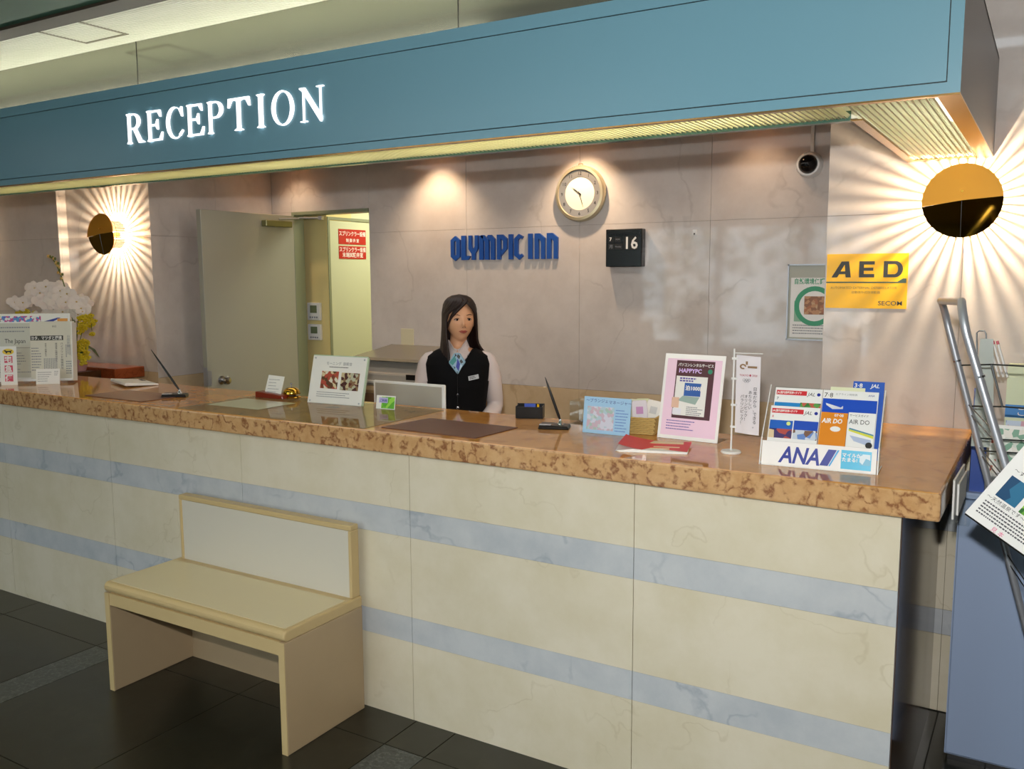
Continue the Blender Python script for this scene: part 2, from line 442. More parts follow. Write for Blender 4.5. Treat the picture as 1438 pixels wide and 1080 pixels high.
for xx in (-2.82, -1.3, -4.35, -5.9):
    part('panel_joint', B(xx - 0.0015, xx + 0.0015, -0.081, -0.08, 2.294, 2.5), M_jdark, bk)
struct('ceiling_staff', B(-8.0, -0.25, -0.05, 2.1, 2.36, 2.42), mat('staff_ceiling_paint', '8E8576', 0.7))
struct('trim_3', MB().box(-0.25, -0.2, -0.08, 1.03, 2.294, 2.6), M_endm)
struct('ceiling_upper', B(-0.25, 3.4, -0.06, 1.2, 2.6, 2.66), mat('upper_ceiling', 'BDB8AC', 0.6))

# ------------------------------------------------------------------ CANOPY above the counter
HF, HZ, HT_, HR = -0.219, 1.978, 2.294, 0.10
can = thing('reception_canopy', 'teal painted box canopy hanging above the counter with lit ribbed underside', 'canopy', (0, 0, 0))
part('housing', MB().box(-7.6, -0.165, HF + 0.02, HF + 0.03, HZ + 0.012, HT_).box(-7.6, -0.165, 0.005, 0.02, HZ, HT_).box(-7.6, HR, HF + 0.02, 0.02, HT_ - 0.008, HT_)
     .box(-0.165, -0.150, 0.005, 1.03, HZ, HT_).box(-0.165, HR, HF + 0.02, 1.03, HT_ - 0.008, HT_).box(-0.165, HR - 0.012, HF + 0.02, HF + 0.03, HZ + 0.012, HT_), mat('housing_white', 'CFCBBB', 0.6), can)
part('fascia_backing', B(-7.6, HR - 0.001, HF + 0.006, HF + 0.02, HZ + 0.001, HT_ - 0.001), M_tealg, can)
part('fascia_panel', B(-7.6, 0.071, HF, HF + 0.008, 2.0045, 2.2545), M_teal, can)
part('fascia_rail', MB().box(-7.6, HR, HF, HF + 0.008, 2.2575, HT_).box(-7.6, HR, HF, HF + 0.008, HZ, 2.0015).box(0.0735, HR, HF, HF + 0.008, 2.0015, 2.2575), M_teal, can)
part('end_panel', B(HR - 0.012, HR + 0.0, HF + 0.008, 1.031, HZ, HT_), M_endm, can, label='grey satin end panel')
M_brz = mat('bronze_edge', 'A8824E', 0.22, metal=0.85)
part('edge_trim', MB().box(-7.6, HR, HF, HF + 0.018, HZ - 0.004, HZ).box(HR - 0.045, HR, HF + 0.018, 1.031, HZ - 0.004, HZ).box(-0.165, -0.140, 0.02, 1.031, HZ - 0.004, HZ).box(-0.14, HR - 0.045, 0.985, 1.031, HZ - 0.004, HZ), M_brz, can, label='bronze underside edging')
part('inner_trim', B(-7.6, -0.165, 0.004, 0.021, HZ - 0.006, HZ + 0.02), mat('green_edge', '3E5E50', 0.15), can, label='green inner edge strip')
def zigzag(x0, x1, y0, y1, pitch, z, h):
    mb = MB(); n = int((x1 - x0) / pitch); v = []; f = []
    for i in range(n + 1):
        xx = x0 + i * (x1 - x0) / n
        v += [(xx, y0, z), (xx, y1, z), (xx + pitch / 2, y0, z - h), (xx + pitch / 2, y1, z - h)]
    for i in range(n):
        a = i * 4
        f += [(a, a + 1, a + 3, a + 2), (a + 2, a + 3, a + 5, a + 4)]
    return mb.add(v, f)
def diff(x0, x1, y0, y1):
    o = part('ribbed_diffuser', zigzag(x0, x1, y0, y1, 0.0145, HZ + 0.009, 0.008), M_rib, can)
    return o
part('inner_flange', B(-7.6, -0.165, -0.004, 0.006, HZ - 0.006, HZ - 0.001), mat('green_edge', '3E5E50', 0.15), can, label='green inner edge strip')
def louvre(x0, x1, y0, y1):
    mb = MB(); n = int((x1 - x0) / 0.0145)
    for i in range(n): xx = x0 + i * (x1 - x0) / n; mb.box(xx, xx + 0.0042, y0, y1, HZ + 0.000, HZ + 0.0015)
    part('diffuser_ribs', mb, mat('rib_cream', 'D2CFAE', 0.4), can, kind='stuff')
louvre(-7.6, -0.166, HF + 0.02, 0.004)
louvre(-0.14, HR - 0.045, HF + 0.02, 0.985)
xa = -7.6
for xb in (-6.4, -5.2, -4.0, -2.8, -1.6, -0.40):
    diff(xa, xb - 0.004, HF + 0.02, 0.004); xa = xb
diff(-0.40, -0.166, HF + 0.02, 0.004)
diff(-0.14, HR - 0.045, HF + 0.02, 0.985)
M_tube = mat('fluorescent_tube', (1.0, 0.93, 0.62, 1), 0.3, emis=14.0)
M_tube2 = mat('fluorescent_tube_cool', (0.95, 1.0, 0.82, 1), 0.3, emis=11.0)
xa = -7.5
for k in range(6):
    part('fluorescent_tube', MB().tube([(xa, -0.10, 2.07), (xa + 1.15, -0.10, 2.07)], 0.014, 12), M_tube, can); xa += 1.2
part('fluorescent_tube', MB().tube([(-0.02, -0.12, 2.10), (-0.02, 0.92, 2.10)], 0.014, 12), M_tube2, can)
cv = thing('added_uplight', 'unseen glowing strip added on top of the canopy to brighten the ceiling', 'lamp', (0, 0, 0))  # unseen uplight, added to brighten the ceiling strip above the canopy
part('uplight_body', B(-6.8, -1.2, -0.135, -0.095, 2.294, 2.300), M_white, cv)
part('uplight_tube', MB().tube([(-6.8, -0.115, 2.307), (-1.2, -0.115, 2.307)], 0.007, 8), mat('added_uplight_glow', (1.0, 0.97, 0.86, 1), 0.4, emis=24), cv)

# ---- illuminated RECEPTION lettering
M_lit = mat('lit_white_letter', (1.0, 0.97, 0.97, 1), 0.4, emis=1.2)
sg = thing('illuminated_sign', 'glowing white serif letters reading RECEPTION on the teal canopy', 'sign', (-2.716, HF, 2.084))
def arc(cx, cz, rx, rz, a0, a1, n=22):
    return [(cx + rx * math.cos(math.radians(a0 + (a1 - a0) * i / n)), cz + rz * math.sin(math.radians(a0 + (a1 - a0) * i / n))) for i in range(n + 1)]
def serif_letter(ch):
    m = MB(); T = 0.10      # unit: height 1
    P = lambda poly: m.prism(poly, -0.11, 0.0)
    def stem(x, z0=0, z1=1, w=0.125, s=0.06):
        P([(x, z0), (x + w, z0), (x + w, z1), (x, z1)])
        for z, d in ((z0, 1), (z1, -1)):
            if s: P([(x - s, z), (x + w + s, z), (x + w + s, z + d * 0.025), (x + w, z + d * 0.07), (x, z + d * 0.07), (x - s, z + d * 0.025)])
    if ch == 'I': stem(0.10); W = 0.36
    if ch in 'E':
        stem(0.08); W = 0.82
        P([(0.2, 0), (0.78, 0), (0.84, 0.27), (0.79, 0.27), (0.66, 0.06), (0.2, 0.06)])
        P([(0.2, 1), (0.75, 1), (0.77, 0.77), (0.72, 0.77), (0.60, 0.94), (0.2, 0.94)])
        P([(0.2, 0.49), (0.48, 0.49), (0.56, 0.36), (0.60, 0.36), (0.60, 0.70), (0.56, 0.70), (0.48, 0.55), (0.2, 0.55)])
    if ch in 'PR':
        stem(0.08); W = 0.80 if ch == 'P' else 0.98
        A = [(0.2, 1.0), (0.42, 1.0)] + arc(0.42, 0.735, 0.34, 0.265, 90, -90, 14)[1:] + [(0.2, 0.47)]
        Bm = [(0.2, 0.95), (0.40, 0.95)] + arc(0.40, 0.735, 0.20, 0.215, 90, -90, 14)[1:] + [(0.2, 0.52)]
        m.strip(A, Bm, -0.11, 0)
        if ch == 'R':
            P([(0.36, 0.50), (0.52, 0.52), (0.80, 0.10), (0.96, 0.035), (0.96, 0), (0.66, 0)])
    if ch == 'C':
        W = 0.92
        m.strip(arc(0.48, 0.5, 0.44, 0.52, 48, 312), arc(0.55, 0.5, 0.36, 0.475, 52, 308), -0.11, 0)
        P([(0.74, 0.90), (0.84, 1.0), (0.88, 1.0), (0.90, 0.68), (0.85, 0.68)])
        P([(0.70, 0.12), (0.76, 0.06), (0.92, 0.22), (0.88, 0.26)])
    if ch == 'O':
        W = 1.0
        m.strip(arc(0.5, 0.5, 0.47, 0.52, 0, 360, 36)[:-1], arc(0.5, 0.5, 0.335, 0.475, 0, 360, 36)[:-1], -0.11, 0, closed=True)
    if ch == 'T':
        W = 0.86
        stem(0.35, 0, 0.96, s=0.10)
        P([(0.03, 1), (0.83, 1), (0.86, 0.72), (0.81, 0.72), (0.70, 0.93), (0.16, 0.93), (0.05, 0.72), (0.0, 0.72)])
    if ch == 'N':
        W = 1.05
        P([(0.12, 0), (0.17, 0), (0.17, 0.95), (0.12, 0.95)]); P([(0.0, 0), (0.30, 0), (0.30, 0.035), (0.0, 0.035)])
        P([(-0.02, 1), (0.22, 1), (0.92, 0.16), (0.92, -0.03), (0.88, -0.03), (0.12, 0.88), (-0.02, 0.965)])
        P([(0.87, 0), (0.92, 0), (0.92, 1), (0.87, 1)]); P([(0.74, 1), (1.05, 1), (1.05, 0.965), (0.74, 0.965)])
    return m, W
RX = [('R', -2.716, -2.603), ('E', -2.598, -2.503), ('C', -2.493, -2.388), ('E', -2.379, -2.282), ('P', -2.271, -2.178), ('T', -2.168, -2.048), ('I', -2.030, -1.974), ('O', -1.962, -1.845), ('N', -1.830, -1.716)]
for ch, a, b in RX:
    m, W = serif_letter(ch); H = 0.108
    m.v = [((0.05 + 0.90 * p[0] / W) * (b - a) + a + 2.716, p[1] * 0.06, p[2] * H) for p in m.v]
    part('letter', m, M_lit, sg)

# ------------------------------------------------------------------ RECEPTION COUNTER
ct = thing('reception_counter', 'long reception counter of cream and blue striped marble with thick brown marble top', 'counter', (-3, 0, 0))
def cp(name, mb, m, **kw):
    mb.v = [(p[0] + 3, p[1], p[2]) for p in mb.v]
    # keep world-like coordinates for continuous stone figure
    o = part(name, mb, m, ct, **kw); return o
cp('counter_body', MB().box(-7.6, -0.018, 0.022, 0.10, 0, 0.975).box(-7.6, -0.4, 0.45, 0.50, 0, 0.975).box(-0.44, -0.018, 0.10, 1.03, 0, 0.975), M_joint)
jx = [-7.6, -6.59, -5.75, -4.945, -4.10, -3.259, -2.421, -1.583, -0.7375, 0.0]
for a, b in zip(jx[:-1], jx[1:]):
    for z0, z1, m_ in ((0, 0.291, M_beige), (0.291, 0.3845, M_blue), (0.3845, 0.676, M_beige), (0.676, 0.774, M_blue), (0.774, 0.976, M_beige)):
        cp('stone_panel', B(a + 0.0012, b - 0.0012, 0.0, 0.022, z0 + 0.0003, z1 - 0.0003), m_)
cp('end_panel', B(-0.018, 0.0, 0.022, 1.031, 0.0, 0.976), M_endst, label='dark brown polished end panel')
top = MB()
outline = [(-7.6, -0.03), (0.091, -0.03), (0.091, 1.031), (-0.43, 1.031), (-0.43, 0.53), (-7.6, 0.53)]
top.prism(outline, 0.976, 1.05, axis='z')
tp = cp('countertop', top, M_top, bevel=0.007, segs=2)
tp.data.materials.append(M_topface)
for q in tp.data.polygons:
    if q.normal.z > 0.9: q.material_index = 1

# ------------------------------------------------------------------ BENCH
bn = thing('bench', 'beige laminate bench with low framed backrest standing against the counter front', 'bench', (-2.27, -0.21, 0))
x0, x1, y0, y1 = -0.476, 0.476, -0.20, 0.19
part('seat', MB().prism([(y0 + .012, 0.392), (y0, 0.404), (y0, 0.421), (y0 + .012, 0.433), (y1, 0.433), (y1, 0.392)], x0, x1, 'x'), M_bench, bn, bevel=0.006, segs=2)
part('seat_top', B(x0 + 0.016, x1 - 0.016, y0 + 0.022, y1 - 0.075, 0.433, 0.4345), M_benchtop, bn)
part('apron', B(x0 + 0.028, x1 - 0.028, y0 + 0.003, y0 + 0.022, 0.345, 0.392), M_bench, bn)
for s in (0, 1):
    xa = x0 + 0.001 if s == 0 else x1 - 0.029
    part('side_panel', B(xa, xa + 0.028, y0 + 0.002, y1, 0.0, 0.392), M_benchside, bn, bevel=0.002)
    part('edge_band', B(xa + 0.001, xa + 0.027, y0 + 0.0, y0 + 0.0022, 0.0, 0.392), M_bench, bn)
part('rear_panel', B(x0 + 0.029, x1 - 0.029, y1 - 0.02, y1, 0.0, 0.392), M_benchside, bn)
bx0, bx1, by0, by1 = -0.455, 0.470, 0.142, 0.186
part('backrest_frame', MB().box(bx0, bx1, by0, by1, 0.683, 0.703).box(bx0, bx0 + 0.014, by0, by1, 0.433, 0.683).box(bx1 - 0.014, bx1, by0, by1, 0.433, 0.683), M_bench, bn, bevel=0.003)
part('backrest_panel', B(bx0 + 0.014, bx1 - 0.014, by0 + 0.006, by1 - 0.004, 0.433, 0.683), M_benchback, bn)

# ------------------------------------------------------------------ WALL SCONCES
def sconce(label, cx, cz, energy, wy=1.033, soft=0.0045):
    t = thing('wall_sconce', label, 'wall lamp', (cx, wy, cz), group='brass disc wall lamps')
    R = 0.121
    def facet(a0, a1, grad, name, m):
        mb = MB(); n = 20; y_ap = -0.127
        pts = [(0, 0)] + [(R * math.cos(math.radians(a0 + (a1 - a0) * i / n)), R * math.sin(math.radians(a0 + (a1 - a0) * i / n))) for i in range(n + 1)]
        v = []
        for (px, pz) in pts: v.append((px, y_ap + grad[0] * px + grad[1] * pz, pz))
        for (px, pz) in pts: v.append((px, y_ap + 0.004 + grad[0] * px + grad[1] * pz, pz))
        N_ = len(pts)
        f = [(0, i, i + 1) for i in range(1, N_ - 1)] + [(N_, N_ + i + 1, N_ + i) for i in range(1, N_ - 1)]
        f += [(i, N_ + i, N_ + i + 1, i + 1) for i in range(0, N_ - 1)] + [(N_ - 1, 2 * N_ - 1, N_, 0)]
        part(name, mb.add(v, f), m, t)
    facet(4, 188, (0.0, 0.12), 'upper_facet', M_gold)
    facet(188, 270, (-0.03, -0.17), 'lower_facet', M_goldm)
    facet(-90, 4, (0.03, -0.17), 'lower_facet', M_goldm)
    part('seam', MB().tube([(0, -0.1275, 0), (0, -0.1275 + 0.17 * R, -R)], 0.0012, 6), M_chrome, t)
    fin = MB()
    for k in range(34):
        a = 2 * PI * (k + 0.5) / 34
        c, s = math.cos(a), math.sin(a); w = 0.0022
        r0, r1 = 0.062, 0.082
        v = [(c * r - s * q, y, s * r + c * q) for y in (-0.112, -0.002) for (r, q) in ((r0, -w), (r1, -w), (r1, w), (r0, w))]
        fin.add(v, [(0, 1, 2, 3), (7, 6, 5, 4), (0, 4, 5, 1), (1, 5, 6, 2), (2, 6, 7, 3), (3, 7, 4, 0)])
    part('radial_fins', fin, M_white, t, kind='stuff')
    part('back_ring', MB().tube([(0.102 * math.cos(2 * PI * q / 48), -0.085, 0.102 * math.sin(2 * PI * q / 48)) for q in range(48)], 0.0012, 6, closed=True), M_brass, t)
    part('lamp_holder', MB().lathe([(0.0, -0.004), (0.016, -0.004), (0.016, -0.026), (0.0, -0.026)], 16, axis='y').tube([(0, -0.10, 0.03), (0, -0.128, 0.03)], 0.004, 6), M_brass, t)
    l = light('sconce_lamp', 'POINT', (cx, wy - 0.082, cz), energy, (1.0, 0.80, 0.55), radius=soft)
    return t
sconce('round brass wall lamp with radiating light rays on the right pier', 0.022, 1.828, 27)
sconce('round brass wall lamp with radiating light rays on the left pier by the flowers', -4.565, 1.842, 26)
sconce('round brass wall lamp on the far left wall beyond the flowers', -6.16, 1.842, 26, 0.97, 0.03)

# ------------------------------------------------------------------ staff downlights
for i, (dx, e) in enumerate(((-2.86, 26), (-1.90, 30), (-4.0, 8), (-0.95, 5))):
    d = thing('downlight', ['recessed spotlight above the blue wall lettering', 'recessed spotlight above the wall clock', 'recessed spotlight above the open door', 'recessed spotlight near the security camera'][i], 'ceiling light', (dx, 1.80, 2.36))
    part('trim_ring', MB().lathe([(0.035, -0.003), (0.05, -0.003), (0.05, 0.0), (0.035, 0.0)], 24, close=True), M_white, d)
    part('lens', MB().lathe([(0, -0.001), (0.034, -0.001)], 24), mat('warm_lens', (1.0, 0.72, 0.42, 1), 0.3, emis=5), d)
    light('downlight_lamp', 'SPOT', (dx, 1.80, 2.352), e, (1.0, 0.72, 0.46), spot=math.radians(100), radius=0.02, target=(dx, 1.93, 1.6))

# ------------------------------------------------------------------ door, frame, corridor
df = struct('door_1', MB().box(-4.076, -4.054, 1.985, 2.08, 0, 2.01).box(-4.054, -3.42, 1.985, 2.08, 1.988, 2.01), M_frame, bevel=0.002)
leaf = part('door_leaf', B(-0.0, 0.04, -0.76, 0, 0.01, 1.985), M_doorp, df, bevel=0.002)
leaf.location = (-4.096, 1.985, 0)
hd = obj('door_knob', MB().lathe([(0.0, 0.068), (0.022, 0.064), (0.028, 0.050), (0.020, 0.036), (0.010, 0.032), (0.010, 0.008), (0.027, 0.006), (0.027, 0.0), (0, 0)], 24, axis='x').mesh('door_knob', M_chrome, smooth=0.6), leaf)
hd.location = (0.04, -0.66, 0.955)
lk = obj('door_lock', MB().box(0.04, 0.043, -0.762, -0.735, 0.93, 1.02).box(0.005, 0.035, -0.764, -0.76, 0.93, 1.04).mesh('door_lock', M_steel), leaf)
dc = part('door_closer', MB().box(-4.056, -4.01, 1.70, 1.93, 1.905, 1.945), mat('olive_metal', '7C7A50', 0.35, metal=0.4), df, bevel=0.004)
obj('closer_arm', MB().tube([(-4.02, 1.82, 1.955), (-3.99, 1.97, 1.965)], 0.006, 8).tube([(-3.99, 1.97, 1.968), (-3.80, 1.975, 1.962)], 0.006, 8).box(-3.815, -3.785, 1.963, 1.985, 1.95, 1.975).mesh('closer_arm', M_steel), dc)
struct('wall_corridor_left', MB().box(-4.6, -3.916, 2.15, 2.4, 0, 2.5), M_yellow)
d2 = struct('door_2', MB().box(-3.918, -3.910, 2.155, 2.175, 0, 1.985).box(-3.918, -3.910, 2.175, 2.95, 1.965, 1.985), M_frame)
part('door_panel', B(-3.93, -3.914, 2.18, 2.94, 0.01, 1.96), M_inner, d2)
struct('wall_corridor_side', MB().box(-4.6, -3.925, 2.4, 3.4, 0, 2.5), M_inner)
struct('wall_corridor_back', MB().box(-4.0, -2.4, 3.3, 3.4, 0, 2.5).box(-2.5, -2.4, 2.1, 3.3, 0, 2.5), M_yellow)
struct('ceiling_corridor', B(-4.6, -2.4, 2.1, 3.4, 2.4, 2.5), mat('corridor_ceiling', 'E8E6D6', 0.7))
light('corridor_light', 'AREA', (-3.3, 2.7, 2.39), 17, (1.0, 0.99, 0.82), 0.5, rot=(0, 0, 0), sizey=0.5)
for i, (za, zb_) in enumerate(((1.286, 1.406), (1.150, 1.259))):
    t = thing('thermostat', ['white wall thermostat with grey display, upper of the two beside the door', 'white wall thermostat with grey display, lower of the two beside the door'][i], 'thermostat', (-4.038, 2.15, za), group='thermostats beside the open door')
    h = zb_ - za
    part('case', B(-0.058, 0.058, -0.022, 0, 0, h), M_white, t, bevel=0.004, segs=2)
    part('display', B(-0.030, 0.030, -0.0235, -0.022, h * 0.42, h * 0.85), mat('lcd', '6E7A5E', 0.2), t)
    for k in range(4):
        part('button', B(-0.036 + k * 0.02, -0.024 + k * 0.02, -0.0245, -0.022, h * 0.12, h * 0.22), M_grey, t)
M_red = mat('sign_red', 'B01818', 0.4)
for i, (z0, z1, l1, l2) in enumerate(((1.805, 1.908, 'スプリンクラー設備', '制 御 弁 室'), (1.705, 1.793, 'スプリンクラー設備', '末端試験弁室'))):
    t = thing('safety_sign', ['red plate with white Japanese characters on the inner door, upper one', 'red plate with white Japanese characters on the inner door, lower one'][i], 'sign', (-3.914, 2.262, z0), rot=(0, 0, math.radians(90)), group='red plates on the inner door')
    h = z1 - z0
    part('plate', B(0, 0.282, -0.003, 0, 0, h), M_red, t)
    text(l1, 0.036, M_paper, t, x=0.141, z=h * 0.58, y=-0.003, align='CENTER', sx=0.85, bold=0.012)
    text(l2, 0.036 if i else 0.028, M_paper, t, x=0.141, z=h * 0.16, y=-0.003, align='CENTER', bold=0.012)
sp = thing('switch_plate', 'cream blank switch plate on the wall behind the printer', 'switch', (-3.13, 2.0, 1.145))
part('plate', B(-0.05, 0.05, -0.006, 0, 0, 0.115), mat('cream_plate', 'CFC7A8', 0.5), sp, bevel=0.002)

# ------------------------------------------------------------------ wall items
M_bl = mat('royal_blue_letter', '1F4E9E', 0.35)
ol = thing('wall_lettering', 'raised blue angular letters reading OLYMPIC INN on the back wall', 'sign', (-2.787, 2.0, 1.678))
def ang(ch):
    m = MB(); ya, yb = -0.016, -0.002
    S_ = lambda A, Bm, cl=False: m.strip(A, Bm, ya, yb, closed=cl)
    P = lambda p: m.prism(p, ya, yb)
    if ch == 'O': S_([(0, .14), (.5, -.03), (1, .14), (1, .83), (.5, 1), (0, .83)], [(.38, .22), (.5, .17), (.62, .22), (.62, .76), (.5, .81), (.38, .76)], True)
    if ch == 'L': P([(0, 0), (.75, 0), (1, .1), (1, .17), (.62, .17), (.5, .14), (.5, 1), (0, 1)])
    if ch == 'Y': P([(0, 1), (.34, 1), (.34, .55), (.5, .42), (.68, .55), (.68, 1), (1, 1), (1, .45), (.72, .25), (.72, 0), (.32, 0), (.32, .25), (0, .45)])
    if ch == 'M':
        P([(0, 0), (.26, 0), (.26, .98), (0, .98)]); P([(.36, 0), (.62, 0), (.62, .80), (.30, 1.0), (.12, 1.0), (.12, .93), (.36, .74)])
        P([(.74, 0), (1, 0), (1, .84), (.78, 1.0), (.58, 1.0), (.50, .93), (.74, .74)])
    if ch == 'P': P([(0, 0), (.38, 0), (.38, .84), (.62, .74), (.62, .44), (.38, .34), (.46, .16), (1, .42), (1, .84), (.6, 1), (0, 1)])
    if ch == 'I': P([(0, 0), (1, 0), (1, 1), (0, 1)])
    if ch == 'C': P([(.5, 1), (1, .90), (.85, .80), (.62, .84), (.42, .76), (.42, .24), (.62, .15), (.8, .22), (1, .12), (.55, -.02), (0, .16), (0, .82)])
    if ch == 'N': P([(0, 0), (.38, 0), (.38, .80), (.64, .68), (.64, 0), (1, 0), (1, .82), (.5, 1), (0, 1)])
    return m
for ch, a, b in zip('OLYMPICINN', [-2.787, -2.711, -2.66, -2.586, -2.463, -2.383, -2.347, -2.254, -2.213, -2.135], [-2.716, -2.645, -2.589, -2.47, -2.39, -2.354, -2.282, -2.225, -2.143, -2.06]):
    m = ang(ch); m.v = [((0.03 + p[0] * 0.92) * (b - a) + a + 2.787, p[1], p[2] * 0.142) for p in m.v]
    part('letter', m, M_bl, ol)

ck = thing('wall_clock', 'round brushed metal wall clock with pale dial above the flip calendar', 'clock', (-1.925, 2.0, 2.025))
R = 0.150
part('bezel', MB().lathe([(R, -0.004), (R, -0.018), (R - 0.008, -0.034), (R - 0.022, -0.036), (R - 0.024, -0.028), (R - 0.024, -0.004)], 64, axis='y', close=True), mat('champagne_metal', 'D2C6A6', 0.28, metal=0.7), ck, smooth=0.5)
part('numeral_ring', MB().lathe([(R - 0.024, -0.02), (R - 0.024, -0.027), (0.088, -0.024), (0.088, -0.02)], 64, axis='y', close=True), mat('brushed_silver', 'BDB9B4', 0.35, metal=0.8), ck)
part('dial', MB().lathe([(0, -0.012), (0.088, -0.012), (0.088, -0.022), (0, -0.022)], 48, axis='y'), mat('cream_dial', 'E8E0C8', 0.5), ck)
for k, n_ in enumerate(['12', '1', '2', '3', '4', '5', '6', '7', '8', '9', '10', '11']):
    a = PI / 2 - k * PI / 6
    text(n_, 0.026, M_ink, ck, x=0.107 * math.cos(a), z=0.107 * math.sin(a) - 0.009, y=-0.0265, align='CENTER', name='numeral')
def hand(a, L, w, y):
    c, s = math.cos(a), math.sin(a)
    return MB().prism([(-s * w - c * .012, c * w - s * .012), (s * w - c * .012, -c * w - s * .012), (s * w * .8 + c * L * .6, -c * w * .8 + s * L * .6), (c * L, s * L), (-s * w * .8 + c * L * .6, c * w * .8 + s * L * .6)], y, y + 0.0012)
part('hour_hand', hand(math.radians(143), 0.058, 0.003, -0.026), M_ink, ck)
part('minute_hand', hand(math.radians(-72), 0.078, 0.0016, -0.028), M_ink, ck)
part('hub', MB().lathe([(0, -0.03), (0.004, -0.03), (0.004, -0.022)], 12, axis='y'), M_ink, ck)
part('hanging_hook', MB().tube([(-0.012, -0.012, R - 0.002), (-0.012, -0.012, R + 0.008), (0.012, -0.012, R + 0.008), (0.012, -0.012, R - 0.002)], 0.002, 6), M_brass, ck)

fc = thing('flip_calendar', 'square black flip calendar showing 16 beside the clock on the back wall', 'calendar', (-1.755, 2.0, 1.630))
part('case', B(0, 0.206, -0.05, 0, 0, 0.197), mat('black_case', '0E100F', 0.25), fc, bevel=0.003)
part('upper_hood', B(0.012, 0.194, -0.056, -0.05, 0.170, 0.178), mat('blacker', '050505', 0.3), fc)
for (a, b, c, d) in ((0.015, 0.048, 0.128, 0.160), (0.052, 0.086, 0.128, 0.160), (0.015, 0.048, 0.09, 0.122), (0.052, 0.096, 0.09, 0.122), (0.104, 0.186, 0.088, 0.162)):
    part('flap', B(a, b, -0.0515, -0.05, c, d), mat('flap_black', '181818', 0.4), fc)
text('16', 0.088, M_paper, fc, x=0.102, z=0.094, y=-0.0516, bold=0.018, sx=0.95)
text('7', 0.026, M_paper, fc, x=0.022, z=0.136, y=-0.0516, bold=0.02)
text('MON', 0.010, M_grey, fc, x=0.058, z=0.140, y=-0.0516)
text('月', 0.022, M_grey, fc, x=0.021, z=0.098, y=-0.0516)
text('Monday', 0.011, M_grey, fc, x=0.055, z=0.102, y=-0.0516)

dm = thing('security_camera', 'white ringed black dome security camera high on the back wall', 'camera', (-0.719, 2.0, 2.098))
part('mount_ring', MB().lathe([(0.060, 0), (0.060, -0.03), (0.052, -0.05), (0.044, -0.053), (0.044, 0)], 32, axis='y', close=True), M_white, dm, smooth=0.6)
part('dome', MB().lathe([(0.0445, -0.045), (0.042, -0.062), (0.034, -0.076), (0.020, -0.086), (0.0001, -0.090)], 32, axis='y'), mat('smoked_dome', '0A0A0B', 0.06), dm, smooth=True)
part('cable_conduit', B(0.0, 0.016, -0.012, 0, 0.05, 0.26), M_white, dm)
hk = thing('wall_hook', 'tiny white hook stuck on the back wall right of the calendar', 'hook', (-1.28, 2.0, 1.785))
part('hook_base', B(-0.012, 0.012, -0.003, 0, 0, 0.03), M_white, hk, bevel=0.001)
part('hook_prong', MB().tube([(0, -0.003, 0.01), (0, -0.012, 0.004), (0, -0.014, 0.012)], 0.002, 6), M_ink, hk)

ps = thing('framed_notice', 'framed notice with green and brown emblem on the back wall behind the pier', 'poster', (-0.805, 2.0, 1.27))
W, H = 0.26, 0.365
part('frame', MB().box(0, W, -0.012, 0, 0, 0.006).box(0, W, -0.012, 0, H - 0.006, H).box(0, 0.006, -0.012, 0, 0, H).box(W - 0.006, W, -0.012, 0, 0, H), M_steel, ps)
part('backing', B(0.006, W - 0.006, -0.006, 0, 0.006, H - 0.006), mat('notice_grey', 'AEB0A4', 0.5), ps)
rect('sheet', 0.016, W - 0.016, 0.014, 0.30, M_paper, ps, y=-0.006)
M_grn = mat('print_green', '3E9A72', 0.5)
rect('green_field', 0.035, 0.225, 0.09, 0.19, mat('print_green_soft', '8FB59A', 0.5), ps, y=-0.0067)
part('green_ring', MB().strip(arc(0.13, 0.165, 0.095, 0.095, 0, 360, 32)[:-1], arc(0.13, 0.165, 0.072, 0.072, 0, 360, 32)[:-1], -0.0085, -0.0075, closed=True), M_grn, ps)
part('white_disc', MB().prism(arc(0.13, 0.165, 0.072, 0.072, 0, 360, 32)[:-1], -0.0080, -0.0075), M_paper, ps)
picture('emblem', 0.082, 0.178, 0.125, 0.212, ps, ['A8663E', 'B9865A', '8C5A38', 'C09A70'], y=-0.0082, scale=70)
text('自然環境保護指定', 0.030, M_grn, ps, x=0.03, z=0.272, y=-0.0067, sx=0.8, bold=0.02)
textlines(ps, 0.03, 0.23, 0.075, 4, 0.013, 0.005, y=-0.0067)

ae = thing('wall_sign', 'yellow AED sign stuck on the marble pier below the right wall lamp', 'sign', (-0.424, 1.033, 1.464))
W, H = 0.278, 0.197
M_yel = mat('sign_yellow', 'F2B90C', 0.22)
part('plate', B(0, W, -0.003, 0, 0, H), M_yel, ae)
def blk(poly): return MB().prism(poly, -0.0036, -0.003)
M_blk = mat('print_black', '26241E', 0.4)
